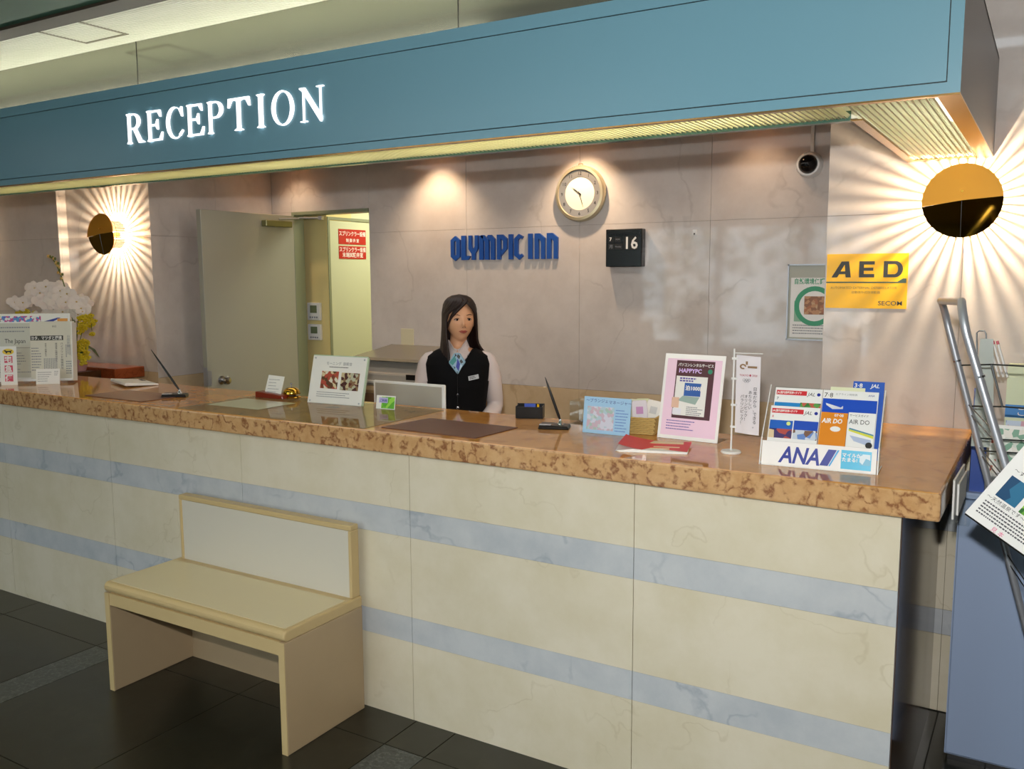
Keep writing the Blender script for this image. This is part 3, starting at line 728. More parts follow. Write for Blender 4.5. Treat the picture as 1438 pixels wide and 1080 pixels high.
# wide A E D
z0, z1 = 0.112, 0.170
part('letter', MB().prism([(0.018, z0), (0.038, z0), (0.045, 0.124), (0.066, 0.124), (0.068, z0), (0.086, z0), (0.078, z1), (0.052, z1)], -0.0036, -0.003), M_blk, ae)
part('letter_gap', blk([(0.050, 0.133), (0.066, 0.133), (0.064, 0.158), (0.061, 0.158)]) if False else MB().prism([(0.0495, 0.134), (0.0655, 0.134), (0.063, 0.158)], -0.0038, -0.0036), M_yel, ae)
part('letter', MB().box(0.114, 0.130, -0.0036, -0.003, z0, z1).box(0.130, 0.166, -0.0036, -0.003, z0, z0 + 0.012).box(0.130, 0.162, -0.0036, -0.003, 0.136, 0.147).box(0.130, 0.166, -0.0036, -0.003, z1 - 0.012, z1), M_blk, ae)
part('letter', MB().strip([(0.197, z0), (0.235, z0)] + arc(0.235, 0.141, 0.026, 0.029, -90, 90, 10) + [(0.197, z1)], [(0.211, z0 + 0.011), (0.233, z0 + 0.011)] + arc(0.233, 0.141, 0.012, 0.018, -90, 90, 10) + [(0.211, z1 - 0.011)], -0.0036, -0.003, closed=True), M_blk, ae)
part('bar', MB().prism([(0, 0.092), (0.274, 0.092), (0.274, 0.108), (0.262, 0.108), (0.245, 0.0965), (0, 0.0965)], -0.0036, -0.003), mat('bar_green', '2E4A3A', 0.4), ae)
text('AUTOMATED EXTERNAL DEFIBRILLATOR', 0.0125, mat('sign_brown', '8A6A20', 0.5), ae, x=0.016, z=0.070, y=-0.003, sx=0.98)
text('自動体外式除細動器', 0.011, mat('sign_brown', '8A6A20', 0.5), ae, x=0.139, z=0.054, y=-0.003, align='CENTER')
text('SECOM', 0.022, M_blk, ae, x=0.182, z=0.012, y=-0.003, sx=1.15, bold=0.01)

# ------------------------------------------------------------------ side rack, cabinet and things on the right
cb = thing('side_cabinet', 'blue grey metal cabinet standing beside the end of the counter', 'cabinet', (0.079, 0.672, 0))
M_cab = mat('blue_grey_paint', '9FB2D2', 0.45)
part('cabinet_body', B(0, 0.9, 0.018, 0.35, 0.02, 0.885), M_cab, cb)
part('front_panel', B(0.004, 0.896, 0.0, 0.018, 0.03, 0.88), M_cab, cb, bevel=0.003)
part('cabinet_top', B(-0.002, 0.902, -0.004, 0.355, 0.885, 0.905), M_cab, cb, bevel=0.002)
part('plinth', B(0.01, 0.89, 0.02, 0.34, 0, 0.02), M_black, cb)
bd = thing('ring_binder', 'blue backed folder with white pages standing on the side cabinet', 'binder', (0.118, 0.70, 0.905), rz=4)
part('cover', MB().box(-0.012, -0.006, 0, 0.24, 0, 0.30).box(0.024, 0.03, 0, 0.24, 0, 0.30).box(-0.012, 0.03, -0.004, 0, 0, 0.30), mat('binder_blue', '2F4FA0', 0.4), bd)
part('pages', B(-0.005, 0.023, 0.003, 0.23, 0.004, 0.29), M_paper, bd)
bx = thing('brochure_box', 'pale green display box with blue band standing on the side cabinet', 'display box', (0.19, 0.76, 0.905))
part('box', B(0, 0.22, 0, 0.12, 0, 0.395), mat('pale_green_card', 'D3DBB8', 0.5), bx)
rect('blue_band', 0, 0.22, 0.235, 0.275, mat('band_blue', '2E7FC4', 0.4), bx, y=0)
text('ご案内', 0.03, M_paper, bx, x=0.03, z=0.243, y=-0.0006)
picture('brochure_front', 0.004, 0.21, 0.02, 0.225, bx, ['C9D6E8', 'E8E8EE', '9FB2D8', 'D8A8B8', 'EDEDED'], scale=40)
ex = [(-0.035, 'D98A6A'), (-0.018, 'E8C0A8'), (0.0, 'C8A878')]
for i in range(3):
    p = thing('pencil', 'white pink ended pencil leaning in the wire rack, ' + ['leftmost', 'middle one', 'rightmost'][i] + ' of the three', 'pencil', (0.168 + i * 0.012, 0.72, 1.27), group='pencils leaning in the wire rack', rot=(0, math.radians(-17), 0))
    part('shaft', MB().tube([(0, 0, 0), (0, 0, 0.105)], 0.0038, 6), M_white, p)
    part('pencil_end', MB().tube([(0, 0, 0.105), (0, 0, 0.116)], 0.004, 6), mat('pink_end', 'D86070', 0.5), p)

rk = thing('leaflet_rack', 'chrome tube floor rack with wire baskets leaning at the counter end', 'rack', (0.16, 0.1, 0))
rk.location = (0, 0, 0)
def fx(z): return 0.03 + (1.5 - z) * 0.285
def nx(z): return 0.118 + (1.5 - z) * 0.315
pth = [(fx(0.02), 0.40, 0.02), (fx(0.8), 0.40, 0.8), (fx(1.44), 0.40, 1.44)]
for i in range(1, 8):
    a = PI / 2 * i / 8; pth.append((fx(1.44) - 0.018 * math.sin(a), 0.40 - 0.06 * (1 - math.cos(a)), 1.44 + 0.075 * math.sin(a)))
n0 = (nx(1.46), -0.10, 1.45)
top2 = [(n0[0] - 0.018 * math.sin(PI / 2 * i / 8), -0.10 + 0.06 * (1 - math.cos(PI / 2 * i / 8)), 1.45 + 0.075 * math.sin(PI / 2 * i / 8)) for i in range(7, 0, -1)]
pth += top2 + [n0, (nx(0.8), -0.10, 0.8), (nx(0.02), -0.10, 0.02)]
part('tube_frame', MB().tube(pth, 0.0098, 16), M_steel, rk, smooth=True)
part('tube_collar', MB().tube([(fx(1.345), .4, 1.345), (fx(1.34), .4, 1.34)], 0.0106, 16), M_chrome, rk)
part('tube_collar', MB().tube([(nx(1.355), -.1, 1.355), (nx(1.35), -.1, 1.35)], 0.0106, 16), M_chrome, rk)
for z in (1.22, 1.19, 1.10, 1.075, 0.80, 0.77, 0.5, 0.47):
    part('cross_wire', MB().tube([(fx(z), 0.40, z), (nx(z), -0.10, z)], 0.0018, 6), M_wire, rk)
def basket(z, h, d):
    for k, zz in enumerate((z, z + h)):
        a = (fx(zz), 0.40, zz); b = (fx(zz) + d, 0.36, zz + 0.01); c = (fx(zz) + d + 0.20, 0.34, zz + 0.01)
        part('basket_wire', MB().tube([a, b], 0.0024, 6).tube([b, c], 0.0024, 6), M_wire, rk)
    b0 = (fx(z) + d, 0.36, z + 0.01); b1 = (fx(z + h) + d, 0.36, z + h + 0.01)
    part('basket_wire', MB().tube([b0, b1], 0.0028, 6), M_wire, rk)
basket(1.215, 0.115, 0.085); basket(1.09, 0.035, 0.13)
part('wire_loop', MB().tube([(0.130, 0.55, 1.12), (0.108, 0.60, 1.412), (0.114, 0.60, 1.418), (0.128, 0.60, 1.418), (0.133, 0.60, 1.41), (0.150, 0.55, 1.12)], 0.0022, 6), M_wire, rk)
lf = thing('leaflet', 'translucent pale leaflet sleeve standing in the wire rack', 'leaflet', (0.145, 0.52, 1.08))
part('sleeve', MB().prism([(-0.03, 0), (0.03, 0), (0.012, 0.32), (-0.022, 0.32)], 0, 0.004), mat('milky_plastic', 'B9C2BC', 0.3, alpha=0.75), lf)
for i, (xx, zz, c, ttl) in enumerate(((0.165, 1.0, 'B05A4A', 'folded red and white leaflet low in the wire rack'), (0.185, 1.02, '7FA890', 'folded green and white leaflet low in the wire rack'))):
    q = thing('leaflet', ttl, 'leaflet', (xx, 0.50 - i * 0.05, zz))
    part('leaflet_sheet', B(0, 0.10, 0, 0.003, 0, 0.14), M_paper, q)
    picture('leaflet_print', 0.004, 0.096, 0.01, 0.13, q, [c, 'E6E2D8', 'D6DAD0', c, 'EDEBE4'], scale=55, seed=i)
pk = thing('leaflet_stack', 'white leaflets in a holder fixed under the countertop end', 'leaflets', (0.095, 0.15, 0.93))
part('holder', MB().box(-0.094, -0.001, -0.01, 0.36, -0.02, 0.0) if False else MB().box(0.0, 0.003, 0, 0.36, 0, 0.115).box(0.003, 0.05, 0, 0.36, 0, 0.004), M_acr, pk)
for i in range(2):
    part('leaflet_sheet', MB().prism([(0.03 + 0.05 * i, 0.006), (0.31 + 0.02 * i, 0.006), (0.34, 0.10 - 0.02 * i), (0.02 + 0.05 * i, 0.115 - 0.02 * i)], 0.005 + 0.007 * i, 0.010 + 0.007 * i, 'x'), M_paper, pk)
nb = thing('notice_board', 'tilted white notice with two small pictures hung on the chrome rack', 'notice', (0.152, -0.15, 1.036), rot=(0, math.radians(33), 0))
part('board', B(0, 0.32, -0.004, 0, 0, 0.24), M_black, nb)
rect('sheet', -0.002, 0.32, 0.004, 0.242, M_paper, nb, y=-0.004)
picture('photo', 0.020, 0.068, 0.078, 0.136, nb, ['1D5C86', '2A6E92', '17486E', '2F7C98'], y=-0.0046, scale=25)
picture('photo', 0.078, 0.14, 0.076, 0.134, nb, ['3F8A2E', '69A83A', '8CC04A', '2F6E2A'], y=-0.0046, scale=60)
text('「麻布十番」温泉', 0.020, M_ink, nb, x=0.012, z=0.166, y=-0.0046)
text('〜すぐそこです〜', 0.012, M_ink, nb, x=0.016, z=0.146, y=-0.0046)
text('〜天然温泉です〜', 0.0115, M_ink, nb, x=0.008, z=0.064, y=-0.0046)
textlines(nb, 0.012, 0.28, 0.057, 5, 0.0078, 0.0034, m=mat('soft_ink', '4A4A50', 0.6), y=-0.0046, rag=0.2)
text('見 本', 0.013, mat('stamp_pink', 'E0508A', 0.5), nb, x=0.060, z=0.006, y=-0.0046)
part('bag_strap', MB().tube([(0.05, -0.006, 0.24), (0.07, -0.02, 0.275), (0.11, -0.02, 0.29), (0.15, -0.006, 0.24)], 0.0025, 8), M_black, nb)

# ------------------------------------------------------------------ countertop things
Z = 1.05
def pen_stand(label, loc, rz, tip):
    t = thing('desk_pen_set', label, 'pen', loc, rz=rz, group='desk pens in black stands')
    part('base', MB().prism([(-0.055, 0), (0.055, 0), (0.05, 0.012), (-0.05, 0.016)], -0.035, 0.035), M_black, t, bevel=0.002)
    part('base_plate', B(-0.05, -0.01, -0.034, -0.012, 0.015, 0.0175), M_steel, t)
    part('socket', MB().lathe([(0.012, 0.012), (0.011, 0.018), (0.006, 0.024), (0.005, 0.032), (0.0, 0.032)], 16, c=(0.02, 0.005, 0)), M_chrome, t, smooth=0.7)
    a = Vector((0.02, 0.005, 0.026)); b = a + Vector(tip)
    part('pen', MB().tube([a, a.lerp(b, 0.12), a.lerp(b, 0.5), a.lerp(b, 0.8), b], [0.003, 0.0052, 0.0050, 0.0036, 0.0012], 10), M_black, t, smooth=0.8)
pen_stand('black desk pen in stand on the left desk mat near the newspapers', (-3.08, 0.22, Z), 40, (-0.125, 0.045, 0.185))
pen_stand('black desk pen in stand right of the receptionist', (-1.19, 0.335, Z), 20, (-0.055, 0.0, 0.155))
def mat_(label, pts):
    t = thing('desk_mat', label, 'desk mat', (pts[0][0], pts[0][1], Z), group='brown leather desk mats')
    part('leather', MB().prism([(p[0] - pts[0][0], p[1] - pts[0][1]) for p in pts], 0, 0.003, 'z'), mat('brown_leather', '6A4636', 0.45, grain=0.1), t)
mat_('brown leather desk mat at the left pen stand', [(-3.47, 0.035), (-3.06, 0.03), (-3.05, 0.25), (-3.47, 0.25)])
mat_('brown leather desk mat in front of the receptionist', [(-1.731, 0.035), (-1.320, 0.022), (-1.303, 0.268), (-1.700, 0.285)])
ds = thing('desk_sheet', 'clear glossy plastic sheet lying on the counter under the menu stand', 'desk sheet', (-2.77, -0.015, Z))
part('sheet', B(0, 1.0, 0, 0.49, 0, 0.0025), mat('clear_green_sheet', 'B7A878', 0.04, alpha=0.4), ds)
wpz = thing('paper_slip', 'pale paper lying under the clear desk sheet', 'paper', (-2.735, 0.11, Z + 0.0027))
part('slip', B(0, 0.30, 0, 0.21, 0, 0.0006), mat('pale_green_paper', 'C3C6AC', 0.15), wpz)

cl = thing('calculator', 'slim white tilted calculator lying at the left back of the counter', 'calculator', (-3.66, 0.42, Z), rz=-20)
part('body', MB().prism([(-0.07, 0.008), (0.09, 0.0), (0.09, 0.008), (-0.07, 0.024)], -0.13, 0.13, 'x'), M_white, cl, bevel=0.003)
part('display', MB().box(-0.10, -0.03, 0.055, 0.075, 0.0085, 0.0115), mat('lcd2', '4A5048', 0.2), cl)
part('foot', B(-0.06, 0.08, -0.03, 0.02, 0, 0.01), M_black, cl)
ms = thing('memo_holder', 'red wooden memo stand holding a white card beside the bell', 'card holder', (-2.66, 0.40, Z), rz=4)
part('wood_base', MB().prism([(-0.075, 0), (0.085, 0), (0.08, 0.016), (0.03, 0.022), (-0.075, 0.028)], -0.022, 0.03), mat('red_wood', '7A2A18', 0.3), ms, bevel=0.003)
mc = part('memo_card', MB().prism([(-0.045, 0.012), (0.050, 0.012), (0.054, 0.10), (-0.038, 0.104)], 0.0, 0.002), M_paper, ms); mc.rotation_euler = (-0.3, 0, 0)
textlines(mc, -0.03, 0.035, 0.085, 5, 0.014, 0.0025, y=0.0)

be = thing('service_bell', 'small brass reception call bell between memo stand and menu stand', 'bell', (-2.585, 0.45, Z))
part('base', MB().lathe([(0, 0), (0.040, 0), (0.041, 0.004), (0.034, 0.010), (0, 0.010)], 32), M_brass, be, smooth=0.6)
part('neck', MB().lathe([(0.020, 0.010), (0.020, 0.022), (0, 0.022)], 24), M_black, be)
part('dome', MB().lathe([(0.038, 0.018), (0.039, 0.022), (0.034, 0.036), (0.022, 0.045), (0.006, 0.048), (0.0, 0.048)], 32), M_brass, be, smooth=0.9)
part('button', MB().lathe([(0.0025, 0.048), (0.0025, 0.060), (0.006, 0.062), (0.005, 0.067), (0, 0.068)], 16), M_chrome, be, smooth=0.7)

sn = thing('menu_stand', 'white acrylic stand with two food pictures on the counter', 'menu stand', (-2.279, 0.390, Z), rz=3.6, lean=15)
W, H = 0.286, 0.205
part('acrylic_front', B(-W / 2, W / 2, -0.003, 0, 0, H), M_paper, sn)
part('acrylic_edge', MB().box(W / 2, W / 2 + 0.006, -0.003, 0.006, 0, H).box(-W / 2, W / 2, -0.003, 0.006, H, H + 0.004), mat('acrylic_edge', 'B9CDB4', 0.1), sn)
fo = part('stand_foot', MB().box(-W / 2, W / 2, 0.0, 0.10, -0.001, 0.003), M_acr, sn); fo.rotation_euler = (math.radians(15), 0, 0)
picture('food_picture', -0.085, 0.005, 0.065, 0.140, sn, ['A8803E', '7A3E28', 'D8C8A0', 'B04A38', '5A3A22', 'E0D8C8'], y=-0.003, scale=70)
picture('food_picture', 0.020, 0.115, 0.062, 0.137, sn, ['6A2A22', '8A6A4A', 'C8B890', '4A1E18', 'B8B8A0', '7E3A2A'], y=-0.003, scale=75, seed=3)
text('モーニング  御朝食', 0.016, M_grey, sn, x=0.0, z=0.168, y=-0.003, align='CENTER')
textlines(sn, -0.05, 0.08, 0.160, 1, 0.01, 0.003, m=M_ink, y=-0.003)
textlines(sn, -0.10, 0.11, 0.050, 3, 0.009, 0.003, y=-0.003)
for (a, b) in ((-0.13, 0.01), (0.13, 0.01), (-0.13, 0.195), (0.13, 0.195)):
    part('corner_screw', MB().lathe([(0, -0.005), (0.004, -0.005), (0.004, -0.003)], 12, c=(a, 0, b), axis='y'), M_steel, sn)

gc = thing('small_card', 'small bright green printed card standing in front of the laptop', 'card', (-1.999, 0.386, Z), rz=4.4, lean=10)
part('card_board', B(-0.046, 0.046, -0.0015, 0, 0, 0.056), M_paper, gc)
picture('green_print', -0.020, 0.043, 0.004, 0.051, gc, ['7CC83A', '9AD84A', '5FB02E', 'C8E88A'], y=-0.0015, scale=40)
rect('label_panel', -0.032, 0.010, 0.026, 0.048, mat('lilac', 'B9B4E0', 0.4), gc, y=-0.0022)
text('ご利用', 0.012, mat('deep_blue', '2A2A90', 0.4), gc, x=-0.029, z=0.031, y=-0.0029, bold=0.02)

lp = thing('laptop', 'open silver grey laptop seen from behind in front of the receptionist', 'laptop', (-2.03, 0.585, 0.80))
lid = part('screen_lid', B(-0.192, 0.190, -0.006, 0.006, 0.0, 0.338), M_white, lp, bevel=0.005, segs=2)
part('lid_shell', B(-0.180, 0.176, -0.009, -0.005, 0.005, 0.328), mat('silver_plastic', 'A7A49A', 0.4), lp, bevel=0.003)
part('lid_hinge', MB().tube([(-0.03, -0.012, 0.222), (0.03, -0.012, 0.222)], 0.010, 10), mat('hinge_brown', '6A5848', 0.4), lp)
part('keyboard_base', B(-0.19, 0.19, 0.008, 0.26, -0.02, 0.0), M_white, lp, bevel=0.004)

bc = thing('price_card', 'light blue card with a small picture leaning on the wicker basket', 'card', (-0.976, 0.314, Z), rz=0.7, lean=8)
part('card_board', B(-0.092, 0.082, -0.002, 0, 0, 0.125), mat('light_blue_card', '9CC4E4', 0.5), bc)
picture('pale_picture', -0.078, 0.022, 0.012, 0.092, bc, ['B8C8C8', 'A8C0CC', 'C8C8D8', 'C0A8B8', 'A0B8B0'], y=-0.002, scale=90)
text('〜ブランジェ', 0.014, mat('deep_blue', '2A2A90', 0.4), bc, x=-0.085, z=0.107, y=-0.002)
text('マネージャー', 0.014, mat('deep_blue', '2A2A90', 0.4), bc, x=0.0, z=0.104, y=-0.002)
textlines(bc, 0.028, 0.074, 0.085, 8, 0.010, 0.003, m=mat('mid_blue', '5A7AC0', 0.5), y=-0.002)
bk_ = thing('wicker_basket', 'small square wicker basket filled with sachets behind the blue card', 'basket', (-0.905, 0.42, Z), rz=8)
mbk = MB()
for i in range(9):
    r = 0.066 + i * 0.0008; z = 0.004 + i * 0.0066
    pts = [(-r, -r * .9, z), (r, -r * .9, z), (r, r * .9, z), (-r, r * .9, z)]
    loop = []
    for k in range(4):
        a = Vector(pts[k]); b = Vector(pts[(k + 1) % 4])
        for q in range(12):
            p = a.lerp(b, q / 12); n_ = (b - a).normalized().cross(Vector((0, 0, 1)))
            loop.append(p + n_ * (0.0018 if (q + i) % 2 else -0.0018))
    mbk.tube(loop, 0.0034, 6, closed=True)
part('wicker_weave', mbk, mat('wicker', 'BFA060', 0.7), bk_, kind='stuff')
part('basket_bottom', B(-0.062, 0.062, -0.056, 0.056, 0.0, 0.05), mat('wicker_dark', '6A5430', 0.8), bk_)
for i, (dx, dy, r, c) in enumerate(((-0.045, -0.02, -8, 'E8E4D8'), (-0.015, 0.0, 6, 'D9D8C2'), (0.012, -0.015, -4, 'E4DCE4'), (0.040, 0.01, 14, 'EDEAE4'), (0.0, 0.03, 2, 'DDE0B8'))):
    s_ = thing('sachet', ['upright white sachet at the left of the wicker basket', 'cream sachet with yellow mark in the wicker basket', 'pinkish sachet in the middle of the wicker basket', 'crumpled white sachet leaning at the right of the wicker basket', 'pale yellow sachet at the back of the wicker basket'][i], 'sachet', (-0.905 + dx, 0.42 + dy, Z + 0.045), rot=(0, math.radians(r), math.radians(10 * i)), group='sachets in the wicker basket')
    part('sachet_pouch', MB().prism([(-0.026, 0), (0.026, 0), (0.028, 0.030), (0.025, 0.064), (0.020, 0.067), (-0.022, 0.066), (-0.027, 0.060), (-0.027, 0.03)], -0.004, 0.004), mat('sachet_' + c, c, 0.2), s_, bevel=0.002)
    part('sachet_print', B(-0.012, 0.012, -0.0048, -0.0042, 0.02, 0.045), mat('sachet_print%d' % (i % 3), ['C8C8C8', 'C8E030', 'C890C0'][i % 3], 0.4), s_)
ac = thing('acrylic_box', 'small clear acrylic box standing behind the blue card', 'box', (-1.185, 0.44, Z))
part('box_walls', MB().box(0, 0.10, 0, 0.003, 0, 0.085).box(0, 0.10, 0.077, 0.08, 0, 0.085).box(0, 0.003, 0.003, 0.077, 0, 0.085).box(0.097, 0.10, 0.003, 0.077, 0, 0.085).box(0, 0.1, 0, 0.08, 0, 0.003), M_acr, ac)
part('clip', MB().lathe([(0, 0), (0.012, 0.004), (0.008, 0.012), (0, 0.014)], 12, c=(0.06, 0.04, 0.05)).lathe([(0, 0), (0.01, 0.004), (0, 0.012)], 12, c=(0.04, 0.03, 0.004)), M_chrome, ac)
bb = thing('card_box', 'small open black box with a blue label behind the desk pen', 'box', (-1.385, 0.50, Z), rz=22)
part('box_body', MB().box(-0.052, 0.052, -0.03, -0.026, 0, 0.044).box(-0.052, 0.052, 0.026, 0.03, 0, 0.050).box(-0.052, -0.048, -0.026, 0.026, 0, 0.046).box(0.048, 0.052, -0.026, 0.026, 0, 0.046).box(-0.052, 0.052, -0.03, 0.03, 0, 0.003), M_black, bb)
part('blue_label', B(-0.025, 0.018, 0.020, 0.024, 0.036, 0.050), mat('label_blue', '3A56B8', 0.4), bb)
part('yellow_label', B(0.024, 0.032, 0.020, 0.024, 0.036, 0.048), M_yel, bb)

# folded red magazine
mg = thing('magazine', 'folded red and cream magazine lying near the counter front edge', 'magazine', (-0.745, 0.165, Z), rz=18)
def sheetz(x, lift): return 0.004 + lift * (abs(x) / 0.1) ** 2
v = []; f = []; nx_ = 14
for i in range(nx_ + 1):
    xx = -0.105 + 0.21 * i / nx_
    zz = 0.006 + 0.018 * max(0, (-xx) / 0.105) ** 1.6
    v += [(xx, -0.075, zz), (xx + 0.01, 0.075, zz + 0.004)]
for i in range(nx_): f.append((2 * i, 2 * i + 1, 2 * i + 3, 2 * i + 2))
part('cover', MB().add(v, f), mat('magazine_red', 'DC1E14', 0.45), mg)
part('pages', MB().prism([(-0.10, 0.0), (0.105, 0.0), (0.108, 0.006), (0.0, 0.007), (-0.06, 0.010), (-0.112, 0.003)], -0.078, 0.07), M_paper, mg)
part('cover_print', MB().box(-0.02, 0.09, 0.03, 0.07, 0.0095, 0.0105).box(0.0, 0.08, -0.02, -0.008, 0.0072, 0.0082).box(-0.01, 0.05, -0.05, -0.035, 0.0072, 0.0080), mat('cream_print', 'E8D0A0', 0.4), mg)

hp = thing('poster_stand', 'pink poster in a white acrylic stand advertising laptop rental', 'poster stand', (-0.702, 0.343, Z), rz=-4.2, lean=12)
W, H = 0.212, 0.283; 
sh = lambda z: 0.0
part('acrylic_board', B(-W / 2, W / 2, -0.003, 0, 0, H), mat('white_gloss', 'F2F0EE', 0.1), hp)
fo = part('stand_foot', B(-W / 2, W / 2, 0, 0.09, 0, 0.003), M_acr, hp); fo.rotation_euler = (math.radians(12), 0, 0)
rect('pink_sheet', -W / 2 + 0.010, W / 2 - 0.010, 0.012, H - 0.016, mat('pink_print', 'EFCDE2', 0.25), hp, y=-0.003)
rect('maroon_panel', -0.062, 0.072, 0.070, 0.262, mat('maroon_print', '4E1E28', 0.3), hp, y=-0.0036)
rect('white_panel', -0.058, 0.052, 0.080, 0.210, M_paper, hp, y=-0.0042)
rect('laptop_screen', -0.026, 0.032, 0.145, 0.188, mat('screen_blue', '2458A8', 0.3), hp, y=-0.0048)
part('laptop_keys', MB().prism([(-0.046, 0.128), (0.018, 0.118), (0.030, 0.143), (-0.028, 0.145)], -0.0054, -0.0048), mat('keys_grey', '9AB0A8', 0.4), hp)
text('パソコンレンタルサービス', 0.0125, M_paper, hp, x=0.006, z=0.243, y=-0.0042, align='CENTER', sx=0.83, bold=0.02)
text('HAPPYPC', 0.019, mat('lilac_lit', 'D8B8F0', 0.4), hp, x=-0.052, z=0.222, y=-0.0042, bold=0.03)
part('clover', MB().lathe([(0, -0.0048), (0.008, -0.0048), (0.008, -0.0042)], 12, c=(0.058, 0, 0.229), axis='y'), mat('clover_green', '2A8A6A', 0.4), hp)
text('泊1000円', 0.017, M_paper, hp, x=-0.022, z=0.165, y=-0.0054, bold=0.03)
textlines(hp, -0.045, 0.02, 0.205, 2, 0.008, 0.005, m=mat('violet_ink', '5A4AA0', 0.5), y=-0.0048)
picture('portrait_print', -0.066, -0.040, 0.104, 0.138, hp, ['D8A890', 'E0B8A0', 'C89078'], y=-0.0048, scale=30)
rect('note_box', -0.060, -0.030, 0.082, 0.102, mat('note_white', 'E4E4EE', 0.5), hp, y=-0.0050)
textlines(hp, -0.012, 0.045, 0.110, 5, 0.006, 0.003, y=-0.0048)
textlines(hp, -0.078, 0.04, 0.062, 4, 0.009, 0.003, m=mat('violet_ink', '5A4AA0', 0.5), y=-0.0036)

fg = thing('table_flag', 'small white table flag with vertical Japanese writing on a round base', 'flag', (-0.515, 0.215, Z), rz=0)
part('base', MB().lathe([(0, 0), (0.030, 0), (0.031, 0.003), (0.028, 0.007), (0, 0.008)], 32), M_white, fg)
part('pole', MB().tube([(0, 0, 0.006), (0.003, 0, 0.318)], 0.0028, 8), M_white, fg)
part('cross_bar', MB().tube([(0.003, 0, 0.305), (0.088, 0, 0.306)], 0.0016, 6), M_white, fg)
bnn = MB(); v = []; f = []
for i in range(9):
    for j in range(13):
        xx = 0.010 + 0.073 * i / 8; zz = 0.064 + 0.236 * j / 12 - 0.004 * i / 8
        v.append((xx, 0.0025 * math.sin(xx * 90) * (1 - j / 12 * 0.6) - 0.001, zz))
for i in range(8):
    for j in range(12): f.append((i * 13 + j, i * 13 + j + 1, i * 13 + j + 14, i * 13 + j + 13))
part('banner', bnn.add(v, f), mat('banner_cloth', 'DCD6DA', 0.7), fg, smooth=True)
part('clip', MB().box(-0.003, 0.014, -0.004, 0.0, 0.285, 0.292).box(-0.003, 0.014, -0.004, 0, 0.225, 0.231).box(-0.003, 0.014, -0.004, 0, 0.145, 0.151).box(-0.003, 0.014, -0.004, 0, 0.078, 0.084), M_white, fg)
yb = -0.0052
vtext('日本だから、できる。', 0.0125, M_ink, fg, 0.064, 0.195, y=yb)
vtext('あたらしい', 0.0115, M_ink, fg, 0.050, 0.185, y=yb)
vtext('オリンピック！', 0.0115, M_ink, fg, 0.038, 0.172, y=yb)
vtext('パラリンピック！', 0.0115, M_ink, fg, 0.026, 0.172, y=yb)
text('TOKYO ● 2020', 0.0085, mat('red_ink', 'B03048', 0.5), fg, x=0.022, z=0.237, y=yb, sx=0.9)
part('ring_emblem', MB().strip(arc(0.032, 0.276 - 0.01, 0.010, 0.008, 0, 300, 14), arc(0.032, 0.266, 0.005, 0.004, 0, 300, 14), yb - .0004, yb).box(0.046, 0.074, yb - .0004, yb, 0.262, 0.268).box(0.040, 0.046, yb - .0004, yb, 0.272, 0.282), mat('gold_ink', '8A6A48', 0.5), fg)
rg = MB()
for k, (a, b) in enumerate(((0.036, 0.226), (0.0435, 0.226), (0.051, 0.226), (0.040, 0.2225), (0.0475, 0.2225))):
    rg.strip(arc(a, b, 0.0042, 0.0042, 0, 360, 12)[:-1], arc(a, b, 0.0033, 0.0033, 0, 360, 12)[:-1], yb - .0004, yb, closed=True)
part('five_rings', rg, M_grey, fg)

# brochure holder
ang_ = 3.4; LE = 27
br = thing('brochure_holder', 'clear acrylic brochure holder with a white front panel on the counter end', 'brochure holder', (-0.237, 0.104, Z), rz=ang_)
part('front_panel', MB().prism([(0, 0.0), (0.003, 0.0), (0.016, 0.068), (0.013, 0.068)], -0.153, 0.153, 'x'), mat('white_gloss', 'F2F0EE', 0.1), br)
for s in (-1, 1):
    part('side_plate', MB().prism([(0.0, 0.0), (0.11, 0.0), (0.11, 0.004), (0.045, 0.012), (0.135, 0.20), (0.125, 0.205), (0.02, 0.07)], s * 0.157 - 0.0015, s * 0.157 + 0.0015, 'x'), M_acr, br)
    part('side_edge', MB().tube([(s * 0.157, 0.018, 0.07), (s * 0.157, 0.130, 0.215)], 0.0016, 6).tube([(s * 0.157, 0.0, 0.003), (s * 0.157, 0.11, 0.003)], 0.0016, 6).tube([(s * 0.157, -0.001, 0.0), (s * 0.157, 0.018, 0.07)], 0.002, 6), M_white, br)
part('base_plate', B(-0.157, 0.157, 0.0, 0.11, 0, 0.003), M_acr, br)
part('back_plate', MB().prism([(0.082, 0.003), (0.085, 0.003), (0.180, 0.205), (0.177, 0.205)], -0.155, 0.155, 'x'), M_acr, br)
fp = bpy.data.objects.new('front_print', MB().box(-0.0001, 0.0001, 0, 0.0001, 0, 0.0001).mesh('front_print', M_paper))
bpy.data.objects.remove(fp)
M_ana = mat('deep_blue_logo', '1E2E90', 0.3)
def tilt(o, deg, y=0, z=0):
    o.rotation_euler = (-math.radians(deg), 0, 0); o.location = (0, y, z); return o
tilt(text('ANA', 0.064, M_ana, br, x=-0.104, z=0.012, y=-0.0006, shear=0.25, bold=0.025, sx=0.80), 11)
tilt(part('logo_stripe', MB().prism([(0.006, 0.012), (0.028, 0.012), (0.050, 0.058), (0.028, 0.058)], -0.0012, -0.0004), M_ana, br), 11)
tilt(part('logo_stripe', MB().prism([(0.030, 0.012), (0.034, 0.012), (0.057, 0.058), (0.052, 0.058)], -0.0012, -0.0004), mat('light_blue_logo', '3AA0D8', 0.3), br), 11)
tilt(rect('sticker', 0.062, 0.140, 0.008, 0.060, mat('cyan_sticker', '2FB0D8', 0.3), br, y=-0.0004), 11)
tilt(text('マイルが\nたまる!', 0.0125, M_paper, br, x=0.064, z=0.042, y=-0.0012, bold=0.03), 11)
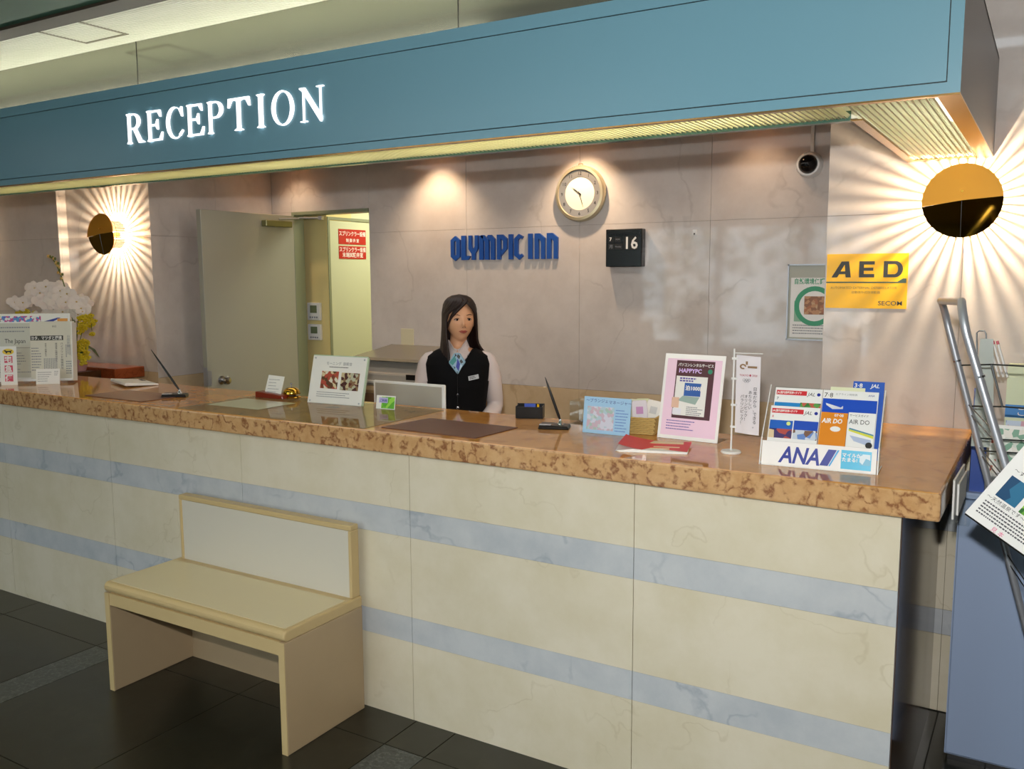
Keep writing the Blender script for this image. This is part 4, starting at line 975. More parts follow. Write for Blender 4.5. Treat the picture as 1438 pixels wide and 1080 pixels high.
tilt(picture('sticker_picture', 0.110, 0.137, 0.022, 0.052, br, ['9ACCE0', 'E0E8EE', '5AA8C8', 'C8D8E0'], y=-0.0012, scale=60), 11)
def brochure(label, x0, x1, z0, z1, dy, builder, col='EDEDEC'):
    c, s = math.cos(math.radians(ang_)), math.sin(math.radians(ang_))
    lx = (x0 + x1) / 2; ly = 0.022 + dy
    t = thing('brochure', label, 'brochure', (-0.237 + lx * c - ly * s, 0.104 + lx * s + ly * c, Z + 0.006), rz=ang_, lean=LE, group='brochures in the acrylic holder')
    w = (x1 - x0) / 2
    part('brochure_cover', B(-w, w, -0.002, 0.002, z0, z1), mat('cover_' + col, col, 0.25), t)
    builder(t, w, z0, z1)
    return t
M_jr = mat('banner_red', 'D0303A', 0.3)
def b_jal(lower):
    def f(t, w, z0, z1):
        rect('red_banner', -w + 0.004, w * 0.35, z1 - 0.022, z1 - 0.008, M_jr, t, y=-0.002)
        text('JAL国内線時刻表+ダイヤ', 0.0085, M_paper, t, x=-w + 0.006, z=z1 - 0.018, y=-0.0026, sx=0.75, bold=0.02)
        text('JAL', 0.015, M_ink, t, x=w * 0.38, z=z1 - 0.022, y=-0.002, shear=0.3)
        part('round_logo', MB().lathe([(0, -0.0026), (0.005, -0.0026), (0.005, -0.002)], 12, c=(w - 0.010, 0, z1 - 0.017), axis='y'), M_ana, t)
        if lower:
            text('8', 0.010, M_jr, t, x=-w + 0.006, z=z1 - 0.036, y=-0.002)
            rect('sky_picture', -w + 0.002, -0.002, z1 - 0.070, z1 - 0.044, mat('sky_blue', '2C64C0', 0.3), t, y=-0.002)
            part('sun_spot', MB().lathe([(0, -0.0032), (0.006, -0.0032), (0.006, -0.0026)], 14, c=(-0.014, 0, z1 - 0.053), axis='y'), mat('pale_lime', 'D8E88A', 0.3), t)
            picture('dusk_picture', -w + 0.002, -0.002, z1 - 0.098, z1 - 0.070, t, ['2A2A6A', '4A3A6A', 'B0504A', 'E0C8A0'], y=-0.002, scale=45)
            rect('sky_picture', 0.001, w - 0.001, z1 - 0.075, z1 - 0.042, mat('deep_sky', '2A50B8', 0.3), t, y=-0.002)
            picture('mountain_picture', 0.001, w - 0.001, z1 - 0.098, z1 - 0.070, t, ['E8ECF0', '6A8AC8', '7A5A4A', 'C8D0DC', '4A4A6A'], y=-0.0022, scale=55, seed=2)
        else:
            text('7', 0.012, M_ink, t, x=-w + 0.006, z=z1 - 0.038, y=-0.002)
            rect('sea_picture', -w + 0.002, 0.008, z0, z1 - 0.046, mat('sea_blue', '2A86C8', 0.3), t, y=-0.002)
            picture('leaf_picture', 0.008, w - 0.001, z0, z1 - 0.044, t, ['3A7A3A', '5A9A4A', 'C05A4A', '2A5A4A'], y=-0.002, scale=70)
    return f
def b_ana(t, w, z0, z1):
    text('7·8', 0.020, M_ink, t, x=-w + 0.003, z=z1 - 0.022, y=-0.002)
    text('エアライン時刻表', 0.0075, M_grey, t, x=-w + 0.034, z=z1 - 0.014, y=-0.002)
    text('ANA', 0.008, M_ana, t, x=w - 0.028, z=z1 - 0.014, y=-0.002, shear=0.3)
    rect('blue_sky', -w + 0.001, w - 0.002, z1 - 0.085, z1 - 0.026, mat('cobalt_print', '1E4EC0', 0.3), t, y=-0.002)
    part('plane_picture', MB().prism([(-w + 0.010, z1 - 0.040), (-w + 0.052, z1 - 0.052), (-w + 0.058, z1 - 0.046), (-w + 0.058, z1 - 0.056), (-w + 0.030, z1 - 0.058), (-w + 0.012, z1 - 0.046)], -0.0032, -0.0026), mat('plane_white', 'D8DCE4', 0.3), t)
    part('cloud_picture', MB().ball((w - 0.028, -0.0028, z1 - 0.078), (0.016, 0.0003, 0.012), 14, 8), M_paper, t)
def b_orange(t, w, z0, z1):
    text('07·08', 0.011, M_paper, t, x=w - 0.036, z=z1 - 0.012, y=-0.002, bold=0.02)
    text('AIR DO', 0.019, M_paper, t, x=-w + 0.004, z=z1 - 0.032, y=-0.002, bold=0.03, shear=0.15, sx=0.85)
    rect('pale_panel', -0.004, w - 0.002, z0 + 0.003, z0 + 0.030, mat('cream_print', 'E8D0A0', 0.4), t, y=-0.002)
    rect('yellow_panel', -0.010, w - 0.001, z0 + 0.033, z0 + 0.038, mat('bright_yellow', 'F0D820', 0.4), t, y=-0.002)
    part('white_shape', MB().ball((0.006, -0.0022, z1 - 0.049), (0.014, 0.0004, 0.008), 12, 8), M_paper, t)
    part('blue_circle', MB().lathe([(0, -0.0034), (0.011, -0.0034), (0.011, -0.002)], 20, c=(-w + 0.014, 0, z0 + 0.018), axis='y'), mat('cyan_sticker', '2FB0D8', 0.3), t)
def b_white(t, w, z0, z1):
    text('サービスガイド', 0.0085, M_ink, t, x=-w + 0.003, z=z1 - 0.012, y=-0.002, sx=0.85)
    text('AIR DO', 0.019, M_ink, t, x=-w + 0.003, z=z1 - 0.034, y=-0.002, sx=0.85)
    part('stripe_print', MB().prism([(-w + 0.006, z1 - 0.046), (w - 0.002, z1 - 0.062), (w - 0.002, z1 - 0.066), (-w + 0.004, z1 - 0.050)], -0.0026, -0.002), mat('teal_stripe', '4A8AA8', 0.4), t)
    part('stripe_print', MB().prism([(-w + 0.004, z1 - 0.050), (w - 0.002, z1 - 0.066), (w - 0.002, z1 - 0.074), (-w + 0.004, z1 - 0.055)], -0.0026, -0.002), mat('lime_stripe', 'D8D84A', 0.4), t)
    part('engine_print', MB().prism([(-w + 0.008, z1 - 0.068), (w - 0.008, z1 - 0.078), (w - 0.004, z1 - 0.098), (-w + 0.02, z1 - 0.084)], -0.0026, -0.002), mat('engine_blue', 'B0BCD8', 0.4), t)
    part('intake_print', MB().lathe([(0, -0.0032), (0.009, -0.0032), (0.009, -0.0026)], 16, c=(w - 0.012, 0, z1 - 0.094), axis='y'), M_ink, t)
def b_blue(t, w, z0, z1):
    text('3·8', 0.018, M_paper, t, x=-w + 0.003, z=z1 - 0.019, y=-0.002, bold=0.02)
    text('JAL', 0.016, M_paper, t, x=0.006, z=z1 - 0.018, y=-0.002, bold=0.02, shear=0.2)
brochure('blue timetable brochure at the back right of the acrylic holder', 0.066, 0.150, 0.02, 0.252, 0.046, b_blue, '3A62C0')
brochure('cream edged brochure hidden behind the plane picture brochure', 0.006, 0.10, 0.02, 0.232, 0.040, lambda t, w, a, b: None, 'E2E4C0')
brochure('brochure with a plane in blue sky at the upper right of the holder', -0.012, 0.138, 0.02, 0.222, 0.034, b_ana)
brochure('red bannered brochure at the upper left of the holder', -0.148, -0.014, 0.02, 0.222, 0.034, b_jal(False))
brochure('red bannered brochure with mountain picture at the lower left of the holder', -0.150, -0.012, 0.02, 0.168, 0.010, b_jal(True))
brochure('orange brochure in the lower middle of the holder', -0.008, 0.064, 0.02, 0.158, 0.010, b_orange, 'E08A28')
brochure('white brochure with an engine picture at the lower right of the holder', 0.066, 0.138, 0.02, 0.162, 0.008, b_white)

# newspapers at the left
NA = 38.8; NC = (-4.012, 0.345)
cN, sN = math.cos(math.radians(NA)), math.sin(math.radians(NA))
def nloc(lx, ly, z=Z): return (NC[0] + lx * cN - ly * sN, NC[1] + lx * sN + ly * cN, z)
nr_ = thing('newspaper_rack', 'clear acrylic rack holding newspapers at the left end of the counter', 'newspaper rack', nloc(-0.25, 0, Z + 0.007), rz=NA, lean=6)
part('back_board', B(-0.27, 0.25, 0.012, 0.016, 0, 0.37), M_acr, nr_)
part('front_ledge', MB().box(-0.27, 0.25, -0.05, -0.047, 0.0, 0.012).box(-0.27, 0.25, -0.012, -0.009, 0.012, 0.02), M_white, nr_)
part('side_edge', MB().box(0.247, 0.252, -0.05, 0.014, 0, 0.30), M_white, nr_)
part('ledge_base', B(-0.27, 0.25, -0.05, 0.014, 0.0, 0.004), M_acr, nr_)
M_news = mat('newsprint', 'D6D3C6', 0.7); M_news2 = mat('newsprint_grey', 'C9C9BE', 0.7)
def news(label, x0, x1, z0, z1, dy, fn, m=M_news):
    t = thing('newspaper', label, 'newspaper', nloc((x0 + x1) / 2, dy), rz=NA, lean=6, group='newspapers in the acrylic rack')
    w = (x1 - x0) / 2
    part('newspaper_fold', B(-w, w, -0.003, 0.003, z0, z1), m, t, bevel=0.001)
    fn(t, w, z0, z1); return t
def n_back(t, w, z0, z1):
    picture('color_banner', -w * 0.55, w * 0.35, z1 - 0.042, z1 - 0.012, t, ['5A5AC0', 'C04A8A', 'E0E0E0', '4A8AC8', 'E08AA0'], y=-0.003, scale=90)
    rect('green_block', -w, -w * 0.55, z1 - 0.042, z1 - 0.010, mat('lime_print', 'B0C040', 0.5), t, y=-0.003)
    part('blue_swoosh', MB().prism([(w * 0.4, z1 - 0.042), (w * 0.72, z1 - 0.022), (w * 0.8, z1 - 0.022), (w * 0.62, z1 - 0.042)], -0.0036, -0.003), M_ana, t)
    rect('orange_block', w * 0.72, w * 0.95, z1 - 0.042, z1 - 0.026, mat('orange_print', 'E09A40', 0.5), t, y=-0.003)
def n_eng(t, w, z0, z1):
    text('The Japan', 0.032, M_ink, t, x=-0.048, z=z0 + 0.185, y=-0.003, sx=0.80)
    rect('rule', -w, w, z0 + 0.160, z0 + 0.1615, M_ink, t, y=-0.003)
    picture('news_photo', w - 0.075, w - 0.02, z0 + 0.045, z0 + 0.135, t, ['5A4A4E', '8A6A70', 'A89A98', '4A4448', 'C0B0A8'], y=-0.003, scale=110)
    textlines(t, -w + 0.01, w - 0.085, z0 + 0.15, 9, 0.014, 0.0045, y=-0.003)
    textlines(t, -w + 0.10, w - 0.02, z1 - 0.02, 2, 0.02, 0.006, y=-0.003, rag=0.6)
def n_jp(t, w, z0, z1):
    rect('headline_bar', -w + 0.002, w * 0.50, z0 + 0.198, z0 + 0.222, mat('headline_dark', '3A3A36', 0.6), t, y=-0.003)
    text('ヨタ、マツダと提携', 0.021, M_paper, t, x=-w + 0.004, z=z0 + 0.202, y=-0.0036, sx=0.80, bold=0.02)
    vtext('ハイブリッド技術供与', 0.014, M_ink, t, w * 0.36, z0 + 0.175, y=-0.003)
    vtext('環境車の開発加速へ', 0.011, M_ink, t, w * 0.12, z0 + 0.175, y=-0.003)
    vtext('世界で提携拡大', 0.010, M_ink, t, -w * 0.35, z0 + 0.175, y=-0.003)
    vtext('日経新聞', 0.016, M_grey, t, w * 0.66, z0 + 0.21, y=-0.003)
    textlines(t, -w * 0.95, -w * 0.45, z0 + 0.16, 9, 0.014, 0.005, y=-0.003)
    textlines(t, w * 0.60, w * 0.92, z0 + 0.09, 6, 0.012, 0.005, y=-0.003)
    textlines(t, -w * 0.40, z0 + 0.03, z0 + 0.105, 8, 0.0085, 0.0045, y=-0.003, vert=True)
    textlines(t, w * 0.60, z0 + 0.10, z0 + 0.175, 4, 0.009, 0.0045, y=-0.003, vert=True)
    text('本日', 0.011, M_ink, t, x=0.0, z=z1 - 0.03, y=-0.003)
news('colourful newspaper standing behind the others in the rack', -0.46, -0.025, 0.02, 0.355, 0.006, n_back, M_paper)
news('English language newspaper with a large masthead in the rack', -0.47, -0.115, 0.02, 0.308, -0.004, n_eng, M_news2)
news('Japanese newspaper with a dark headline bar in the rack', -0.215, 0.0, 0.02, 0.315, -0.012, n_jp)

yc = thing('courier_card', 'narrow white card with a yellow oval and three pink squares before the newspapers', 'card', nloc(-0.290, -0.088), rz=40, lean=4)
part('card_board', B(-0.039, 0.039, -0.002, 0, 0, 0.195), M_paper, yc)
part('yellow_oval', MB().prism(arc(0, 0.168, 0.027, 0.015, 0, 360, 24)[:-1], -0.0028, -0.002), mat('logo_yellow', 'E8C830', 0.4), yc)
part('animal_emblem', MB().prism([(-0.020, 0.172), (-0.014, 0.177), (-0.006, 0.172), (0.010, 0.173), (0.021, 0.176), (0.014, 0.168), (0.016, 0.160), (0.011, 0.160), (0.008, 0.166), (-0.002, 0.166), (-0.006, 0.160), (-0.011, 0.160), (-0.011, 0.167)], -0.0034, -0.0028), M_ink, yc)
M_pk = mat('square_pink', 'D03A5A', 0.4)
for k, ch in enumerate('宅急便'):
    z = 0.112 - k * 0.047
    rect('pink_square', -0.019, 0.019, z, z + 0.034, M_pk, yc, y=-0.002)
    text(ch, 0.034, M_paper, yc, x=-0.018, z=z + 0.004, y=-0.0027, bold=0.03)
wc = thing('white_card', 'small white printed card standing before the newspaper rack', 'card', nloc(-0.108, -0.085), rz=42, lean=10)
part('card_board', B(-0.056, 0.056, -0.002, 0, 0, 0.078), M_paper, wc)
textlines(wc, -0.048, 0.02, 0.062, 5, 0.011, 0.003, y=-0.002); textlines(wc, 0.03, 0.05, 0.066, 3, 0.009, 0.003, y=-0.002)

lg = thing('marble_ledge', 'red brown marble ledge behind the flowers at the left wall', 'ledge', (-5.0, 0.88, 0.0))
part('ledge_slab', B(-1.6, 0.70, -0.11, 0.088, 1.0, 1.062), M_ledge, lg, bevel=0.004)
part('ledge_base', B(-1.6, 0.62, -0.06, 0.088, 0.0, 1.0), M_dado, lg)

# flowers
fw = thing('flower_arrangement', 'white orchids and yellow blossoms in a pink vase behind the newspapers', 'flowers', (-4.62, 0.72, Z))
fw.location = (-4.52, 0.68, 1.05); fw.scale = (1.12, 1.12, 1.0)
fw_h = 0.05
part('stand', B(-0.08, 0.08, -0.08, 0.08, -1.05, -0.001), M_endst, fw)
part('vase', MB().lathe([(0, 0), (0.042, 0), (0.050, 0.03), (0.045, 0.09), (0.034, 0.13), (0.042, 0.15), (0.036, 0.15), (0.028, 0.13), (0, 0.125)], 32), mat('pink_glaze', 'B98A88', 0.2), fw, smooth=0.9)
M_stem = mat('stem_green', '5A6A2A', 0.5); M_pet = mat('orchid_white', 'E6DAD2', 0.5); M_yb = mat('blossom_yellow', 'C8B41E', 0.5); M_lip = mat('orchid_lip', 'C8A860', 0.5); M_leafm = mat('leaf_green', '3A5420', 0.4)
def bez(a, b, c, d, n):
    a, b, c, d = map(Vector, (a, b, c, d)); out = []
    for i in range(n + 1):
        t = i / n; out.append(a * (1 - t) ** 3 + b * 3 * t * (1 - t) ** 2 + c * 3 * t * t * (1 - t) + d * t ** 3)
    return out
def bloom(p, r, rng, face):
    mb = MB(); n = Vector(face).normalized(); x = n.cross(Vector((0, 0, 1))).normalized(); y = x.cross(n)
    for k, (an, L, w) in enumerate(((90, 1, .75), (14, 1.1, 1.15), (166, 1.1, 1.15), (-50, .9, .65), (230, .9, .65))):
        a = math.radians(an); d = x * math.cos(a) + y * math.sin(a); s = n.cross(d)
        c0 = p; pts = [c0, c0 + d * L * r * .45 + s * w * r * .5 + n * .006, c0 + d * L * r * .85 + s * w * r * .35 + n * .004, c0 + d * L * r, c0 + d * L * r * .85 - s * w * r * .35 + n * .004, c0 + d * L * r * .45 - s * w * r * .5 + n * .006, c0 + d * L * r * .5 + n * 0.009]
        mb.add(pts, [(6, 0, 1), (6, 1, 2), (6, 2, 3), (6, 3, 4), (6, 4, 5), (6, 5, 0)])
    return mb
rng = random.Random(3)
stems = [bez((0, 0, .12), (.0, 0, .36), (-.10, -.02, .48), (-.38, -.04, .38), 16), bez((0.01, 0, .12), (.02, 0, .38), (-.02, 0, .54), (-.30, -.02, .46), 16),
         bez((0, 0, .12), (.04, 0, .32), (.10, -.02, .46), (.12, -.03, .34), 14), bez((0, .0, .12), (-.04, 0, .30), (-.14, 0, .34), (-.33, -.05, .24), 14), bez((0, .01, .12), (-.02, 0, .4), (-.08, 0, .60), (-.17, 0, .66), 14)]
fc_ = Vector((0.62, -0.78, 0.1))
for si, st in enumerate(stems):
    part('stem', MB().tube(st, 0.003, 6), M_stem, fw)
    rngp = range(7, len(st)) if si < 4 else []
    for i in rngp:
        for q in range(2):
            p = st[i] + Vector((rng.uniform(-.022, .022), rng.uniform(-.03, .02), rng.uniform(-.035, .035)))
            f_ = fc_ + Vector((rng.uniform(-.4, .4), rng.uniform(-.2, .2), rng.uniform(-.3, .3)))
            fb = part('orchid_bloom', bloom(p, rng.uniform(.036, .046), rng, f_), M_pet, fw, smooth=True)
            obj('bloom_lip', MB().ball(p + f_.normalized() * 0.008, 0.0045, 8, 6).mesh('bloom_lip', M_lip), fb)
st = stems[4]
for i in range(9, len(st)):
    for q in range(3):
        p = st[i] + Vector((rng.uniform(-.02, .02), 0, rng.uniform(-.02, .02)))
        part('bud', MB().ball(p, (0.006, 0.006, 0.009), 8, 6), M_lip if q else M_stem, fw)
ys = [bez((0.02, 0, .12), (.08, 0, .16), (.13, -.02, .20), (.12, -.03, .06), 10), bez((0.02, 0, .12), (.08, 0, .30), (.18, -.02, .36), (.19, -.03, .24), 12), bez((0, 0, .12), (-.2, 0, .2), (-.38, 0, .36), (-.42, -.02, .34), 12), bez((0, 0, .12), (-.18, 0, .16), (-.34, 0, .24), (-.40, -.02, .20), 12)]
for si, st in enumerate(ys):
    part('stem', MB().tube(st, 0.002, 6), M_stem, fw)
    for i in range(3 if si < 2 else 6, len(st)):
        for q in range(5 if si == 0 else 3):
            p = st[i] + Vector((rng.uniform(-.025, .025), rng.uniform(-.03, .01), rng.uniform(-.03, .03)))
            part('yellow_blossom', bloom(p, rng.uniform(.012, .018), rng, fc_ + Vector((rng.uniform(-.5, .5), 0, rng.uniform(-.5, .5)))), M_yb, fw)
for k in range(4):
    a = -0.3 + k * 0.9
    b0 = Vector((0.02 * math.cos(a), 0.02 * math.sin(a), 0.13)); d = Vector((math.cos(a), math.sin(a), 0)); s = Vector((-math.sin(a), math.cos(a), 0))
    pts = [b0, b0 + d * .03 + s * .018 + Vector((0, 0, .02)), b0 + d * .07 + s * .02 - Vector((0, 0, .01)), b0 + d * .10 - Vector((0, 0, .06)), b0 + d * .07 - s * .02 - Vector((0, 0, .01)), b0 + d * .03 - s * .018 + Vector((0, 0, .02))]
    part('leaf', MB().add(pts, [(0, 1, 5), (1, 2, 4, 5), (2, 3, 4)]), M_leafm, fw)

# printer and cabinet behind the receptionist
pc = thing('back_cabinet', 'tan wooden cabinet under the printer against the back wall', 'cabinet', (-3.36, 1.55, 0))
M_tan = mat('tan_wood', 'A8875E', 0.45)
part('cabinet_body', B(0, 0.85, 0.02, 0.44, 0, 0.93), M_tan, pc)
part('cabinet_top', B(-0.01, 0.86, 0, 0.445, 0.93, 0.955), mat('pale_wood_top', 'C0A27A', 0.4), pc)
for i in range(2):
    dr = part('door', B(0.015 + i * 0.42, 0.415 + i * 0.42, 0.006, 0.02, 0.03, 0.91), mat('dark_cabinet_door', '6A4C34', 0.45), pc)
    obj('handle', B(0.37 + i * 0.10, 0.385 + i * 0.10, -0.01, 0.006, 0.6, 0.72).mesh('handle', M_steel), dr)
pr = thing('printer', 'grey printer with a dark paper tray on the back cabinet', 'printer', (-3.26, 1.58, 0.955))
part('body', MB().prism([(0, 0), (0.40, 0), (0.40, 0.17), (0.10, 0.14), (0.0, 0.07)], 0.02, 0.58, 'x'), mat('printer_grey', 'A09A90', 0.35), pr, bevel=0.006)
part('paper_tray', MB().prism([(0.02, 0.142), (0.42, 0.172), (0.42, 0.205), (0.05, 0.158)], 0.0, 0.62, 'x'), mat('dark_tray', '7A7468', 0.25), pr, bevel=0.004)
part('output_slot', B(0.10, 0.52, -0.025, 0.02, 0.018, 0.030), mat('paper_out', 'CFCAC0', 0.4), pr)
part('control_panel', B(0.44, 0.56, -0.004, 0.04, 0.045, 0.075), M_black, pr)
sd = thing('staff_desk', 'low wooden staff desk behind the counter under the laptop', 'desk', (-2.6, 0.535, 0))
part('desk_top', B(-0.9, 1.6, 0, 0.33, 0.755, 0.78), M_tan, sd)
for xx in (-0.88, 0.35, 1.56):
    part('leg', B(xx, xx + 0.03, 0.02, 0.31, 0, 0.755), M_tan, sd)

# ------------------------------------------------------------------ RECEPTIONIST
pe = thing('person', 'woman in black vest, white blouse and blue green scarf standing behind the counter', 'person', (-2.076, 1.02, 0), rz=33)
pe.scale = (0.94, 1.0, 1.0)
M_skin = mat('skin', 'DDA680', 0.5); M_shirt = mat('white_blouse', 'DCCFCD', 0.7); M_vest = mat('black_vest', '07070A', 0.85, spec=0.2)
M_hair = mat('dark_brown_hair', '1E0D08', 0.55)
HC = 1.385   # head centre height
HX = 0.012; HY = -0.02
HEADYAW = math.radians(14)
def head_fn(p):
    x, y, z = p.x, p.y, p.z      # unit sphere
    w = 0.071; d = 0.088; h = 0.104
    k = 1.0
    if z < -0.05:
        t = (-z - 0.05) / 0.95
        k = 1 - 0.36 * t ** 1.5
    X = x * w * k; Y = y * d * (k if y > 0 else (1 - 0.12 * max(0, -z)))
    Zz = z * h
    if y < 0: Y *= 0.94
    if z < -0.4 and y < 0: Y -= 0.006 * (-z - 0.4)
    fx_ = max(0.0, -y)
    def g(cx, cz, sx, sz): return math.exp(-((X - cx) / sx) ** 2 - ((Zz - cz) / sz) ** 2) * fx_
    Y -= 0.016 * g(0, -0.022, 0.009, 0.010) + 0.010 * g(0, -0.006, 0.007, 0.018)
    Y -= 0.004 * g(0.010, -0.026, 0.006, 0.006) + 0.004 * g(-0.010, -0.026, 0.006, 0.006)
    Y += 0.007 * g(0.030, 0.004, 0.014, 0.009) + 0.007 * g(-0.030, 0.004, 0.014, 0.009)
    Y -= 0.003 * g(0.0, 0.022, 0.045, 0.008)
    Y -= 0.005 * g(0, -0.051, 0.020, 0.009)
    Y += 0.003 * g(0, -0.068, 0.02, 0.006)
    Y -= 0.006 * g(0, -0.088, 0.018, 0.012)
    Y -= 0.003 * g(0.04, -0.03, 0.02, 0.02) + 0.003 * g(-0.04, -0.03, 0.02, 0.02)
    return (X, Y, Zz)
cy_, sy_ = math.cos(HEADYAW), math.sin(HEADYAW)
def to_head(p): return (HX + p[0] * cy_ - p[1] * sy_, HY + p[0] * sy_ + p[1] * cy_, HC + p[2])
body = MB()
body.ball((0, 0, 0), 1.0, 72, 56, fn=lambda p: to_head(head_fn(p)))
for s in (-1, 1):
    body.ball((0, 0, 0), 1.0, 14, 10, fn=lambda p, s=s: to_head((s * 0.070 + p.x * 0.006, 0.012 + p.y * 0.013, -0.012 + p.z * 0.026)))
def ring(z, a, b, y=0.0, n=32, e=2.3):
    out = []
    for k in range(n):
        t = 2 * PI * k / n; c, s = math.cos(t), math.sin(t)
        out.append((a * math.copysign(abs(c) ** (2 / e), c), y + b * math.copysign(abs(s) ** (2 / e), s), z))
    return out
def loft(rings, cap=True):
    m = MB(); n = len(rings[0]); v = [p for r in rings for p in r]; f = []
    for i in range(len(rings) - 1):
        for k in range(n): f.append((i * n + k, i * n + (k + 1) % n, (i + 1) * n + (k + 1) % n, (i + 1) * n + k))
    if cap: f += [tuple(range(n - 1, -1, -1)), tuple((len(rings) - 1) * n + k for k in range(n))]
    return m.add(v, f)
T = [(0.72, 0.150, 0.105), (0.80, 0.160, 0.108), (0.88, 0.142, 0.098), (0.95, 0.122, 0.088), (1.02, 0.128, 0.094), (1.08, 0.138, 0.104), (1.13, 0.145, 0.104), (1.18, 0.150, 0.090), (1.215, 0.138, 0.072), (1.238, 0.100, 0.056), (1.255, 0.060, 0.048)]
def tor(off, z0=None, z1=None, n=32):
    return [ring(z, a + off, b + off, y=-0.006 if 1.0 < z < 1.16 else 0.0, n=n) for (z, a, b) in T if (z0 is None or z >= z0) and (z1 is None or z <= z1)]
lt = loft(tor(0.0)); body.add(lt.v, lt.f)
body.tube([(0, 0.004, 1.22), (0.002, 0.0, 1.27), (0.006, -0.006, 1.32), (0.008, -0.01, 1.37)], [0.058, 0.043, 0.041, 0.046], 20)
arms = {}
for s in (-1, 1):
    sh = (s * 0.150, 0.0, 1.185); el = (s * 0.186, 0.035, 0.975); wr_ = (s * 0.110, -0.150, 0.905)
    arms[s] = (sh, el, wr_)
    body.tube([(s * 0.11, 0, 1.19), sh, (s * 0.172, 0.01, 1.10), el, (s * 0.165, -0.04, 0.945), wr_], [0.04, 0.040, 0.036, 0.031, 0.029, 0.020], 16)
    w0 = Vector(wr_); dirn = Vector((-s * 0.55, -0.80, -0.20)).normalized(); side = dirn.cross(Vector((0, 0, 1))).normalized()
    body.tube([w0, w0 + dirn * 0.03, w0 + dirn * 0.075], [0.020, 0.027, 0.025], 12, flat=0.55)
    for k, L in enumerate((0.062, 0.072, 0.068, 0.052)):
        b0 = w0 + dirn * 0.070 + side * (k - 1.5) * 0.0145
        body.tube([b0, b0 + dirn * L * 0.5 + Vector((0, 0, -0.004)), b0 + dirn * L * 0.8 + Vector((0, 0, -0.016)), b0 + dirn * L * 0.9 + Vector((0, 0, -0.030))], [0.0085, 0.0078, 0.0070, 0.0058], 8)
    th = side * (-1 if side.x * s > 0 else 1)
    b0 = w0 + dirn * 0.022 + th * 0.018
    body.tube([b0, b0 + dirn * 0.026 + th * 0.018, b0 + dirn * 0.052 + th * 0.018 + Vector((0, 0, -0.008))], [0.0105, 0.0095, 0.007], 8)
    body.tube([(s * 0.075, 0, 0.78), (s * 0.078, -0.005, 0.60), (s * 0.075, -0.008, 0.42), (s * 0.074, 0.012, 0.30), (s * 0.074, 0.015, 0.12), (s * 0.074, 0.012, 0.07)], [0.078, 0.068, 0.050, 0.050, 0.034, 0.033], 16)
    body.tube([(s * 0.075, 0.035, 0.045), (s * 0.077, -0.02, 0.05), (s * 0.082, -0.10, 0.03), (s * 0.084, -0.15, 0.022)], [0.032, 0.036, 0.030, 0.016], 12, flat=0.75)
bo = obj('body', body.mesh('body', M_skin), pe)
md = bo.modifiers.new('r', 'REMESH'); md.mode = 'VOXEL'; md.voxel_size = 0.0045
ms_ = bo.modifiers.new('s', 'SMOOTH'); ms_.factor = 0.5; ms_.iterations = 2
dg = bpy.context.evaluated_depsgraph_get()
me2 = bpy.data.meshes.new_from_object(bo.evaluated_get(dg))
bo.modifiers.clear(); me2.name = 'body'; bo.data = me2
me2.polygons.foreach_set('use_smooth', [True] * len(me2.polygons))
if not me2.materials: me2.materials.append(M_skin)

# facial parts
def hpart(name, mb, m, **kw):
    mb.v = [to_head(p) for p in mb.v]; return part(name, mb, m, pe, **kw)
M_lash = mat('lash_dark', '20120E', 0.5)
for s in (-1, 1):
    ey = -0.0735 if True else 0
    hpart('eye', MB().ball((s * 0.030, -0.0690, 0.003), (0.0130, 0.006, 0.0044), 16, 8), mat('eye_white', 'A89084', 0.3), smooth=True)
    hpart('iris', MB().ball((s * 0.030 + 0.001, -0.0722, 0.003), (0.0060, 0.004, 0.0046), 12, 8), mat('iris_dark', '1A0E0A', 0.15), smooth=True)
    hpart('eyelid', MB().tube([(s * 0.016, -0.0735, 0.003), (s * 0.022, -0.0755, 0.0075), (s * 0.031, -0.0755, 0.0085), (s * 0.039, -0.0715, 0.0065), (s * 0.044, -0.068, 0.003)], [0.0010, 0.0018, 0.0020, 0.0018, 0.0010], 6), M_lash)
    hpart('eyebrow', MB().tube([(s * 0.015, -0.0800, 0.0215), (s * 0.028, -0.0790, 0.0265), (s * 0.040, -0.0715, 0.0260), (s * 0.047, -0.0660, 0.0220)], [0.0012, 0.0018, 0.0016, 0.0007], 6), mat('brow_brown', '4A2E20', 0.6))
    hpart('nostril', MB().ball((s * 0.006, -0.0940, -0.031), (0.0024, 0.002, 0.0014), 8, 6), mat('nostril', '5A3022', 0.7))
M_lips = mat('lips_red', 'A0483C', 0.4)
hpart('lips', MB().tube([(-0.021, -0.0760, -0.0500), (-0.010, -0.0820, -0.0480), (0, -0.0835, -0.0490), (0.010, -0.0820, -0.0480), (0.021, -0.0760, -0.0500)], [0.0010, 0.0028, 0.0030, 0.0028, 0.0010], 8)
      .tube([(-0.018, -0.0765, -0.0515), (-0.009, -0.0815, -0.0545), (0, -0.0830, -0.0555), (0.009, -0.0815, -0.0545), (0.018, -0.0765, -0.0515)], [0.0010, 0.0030, 0.0034, 0.0030, 0.0010], 8), M_lips, smooth=True)

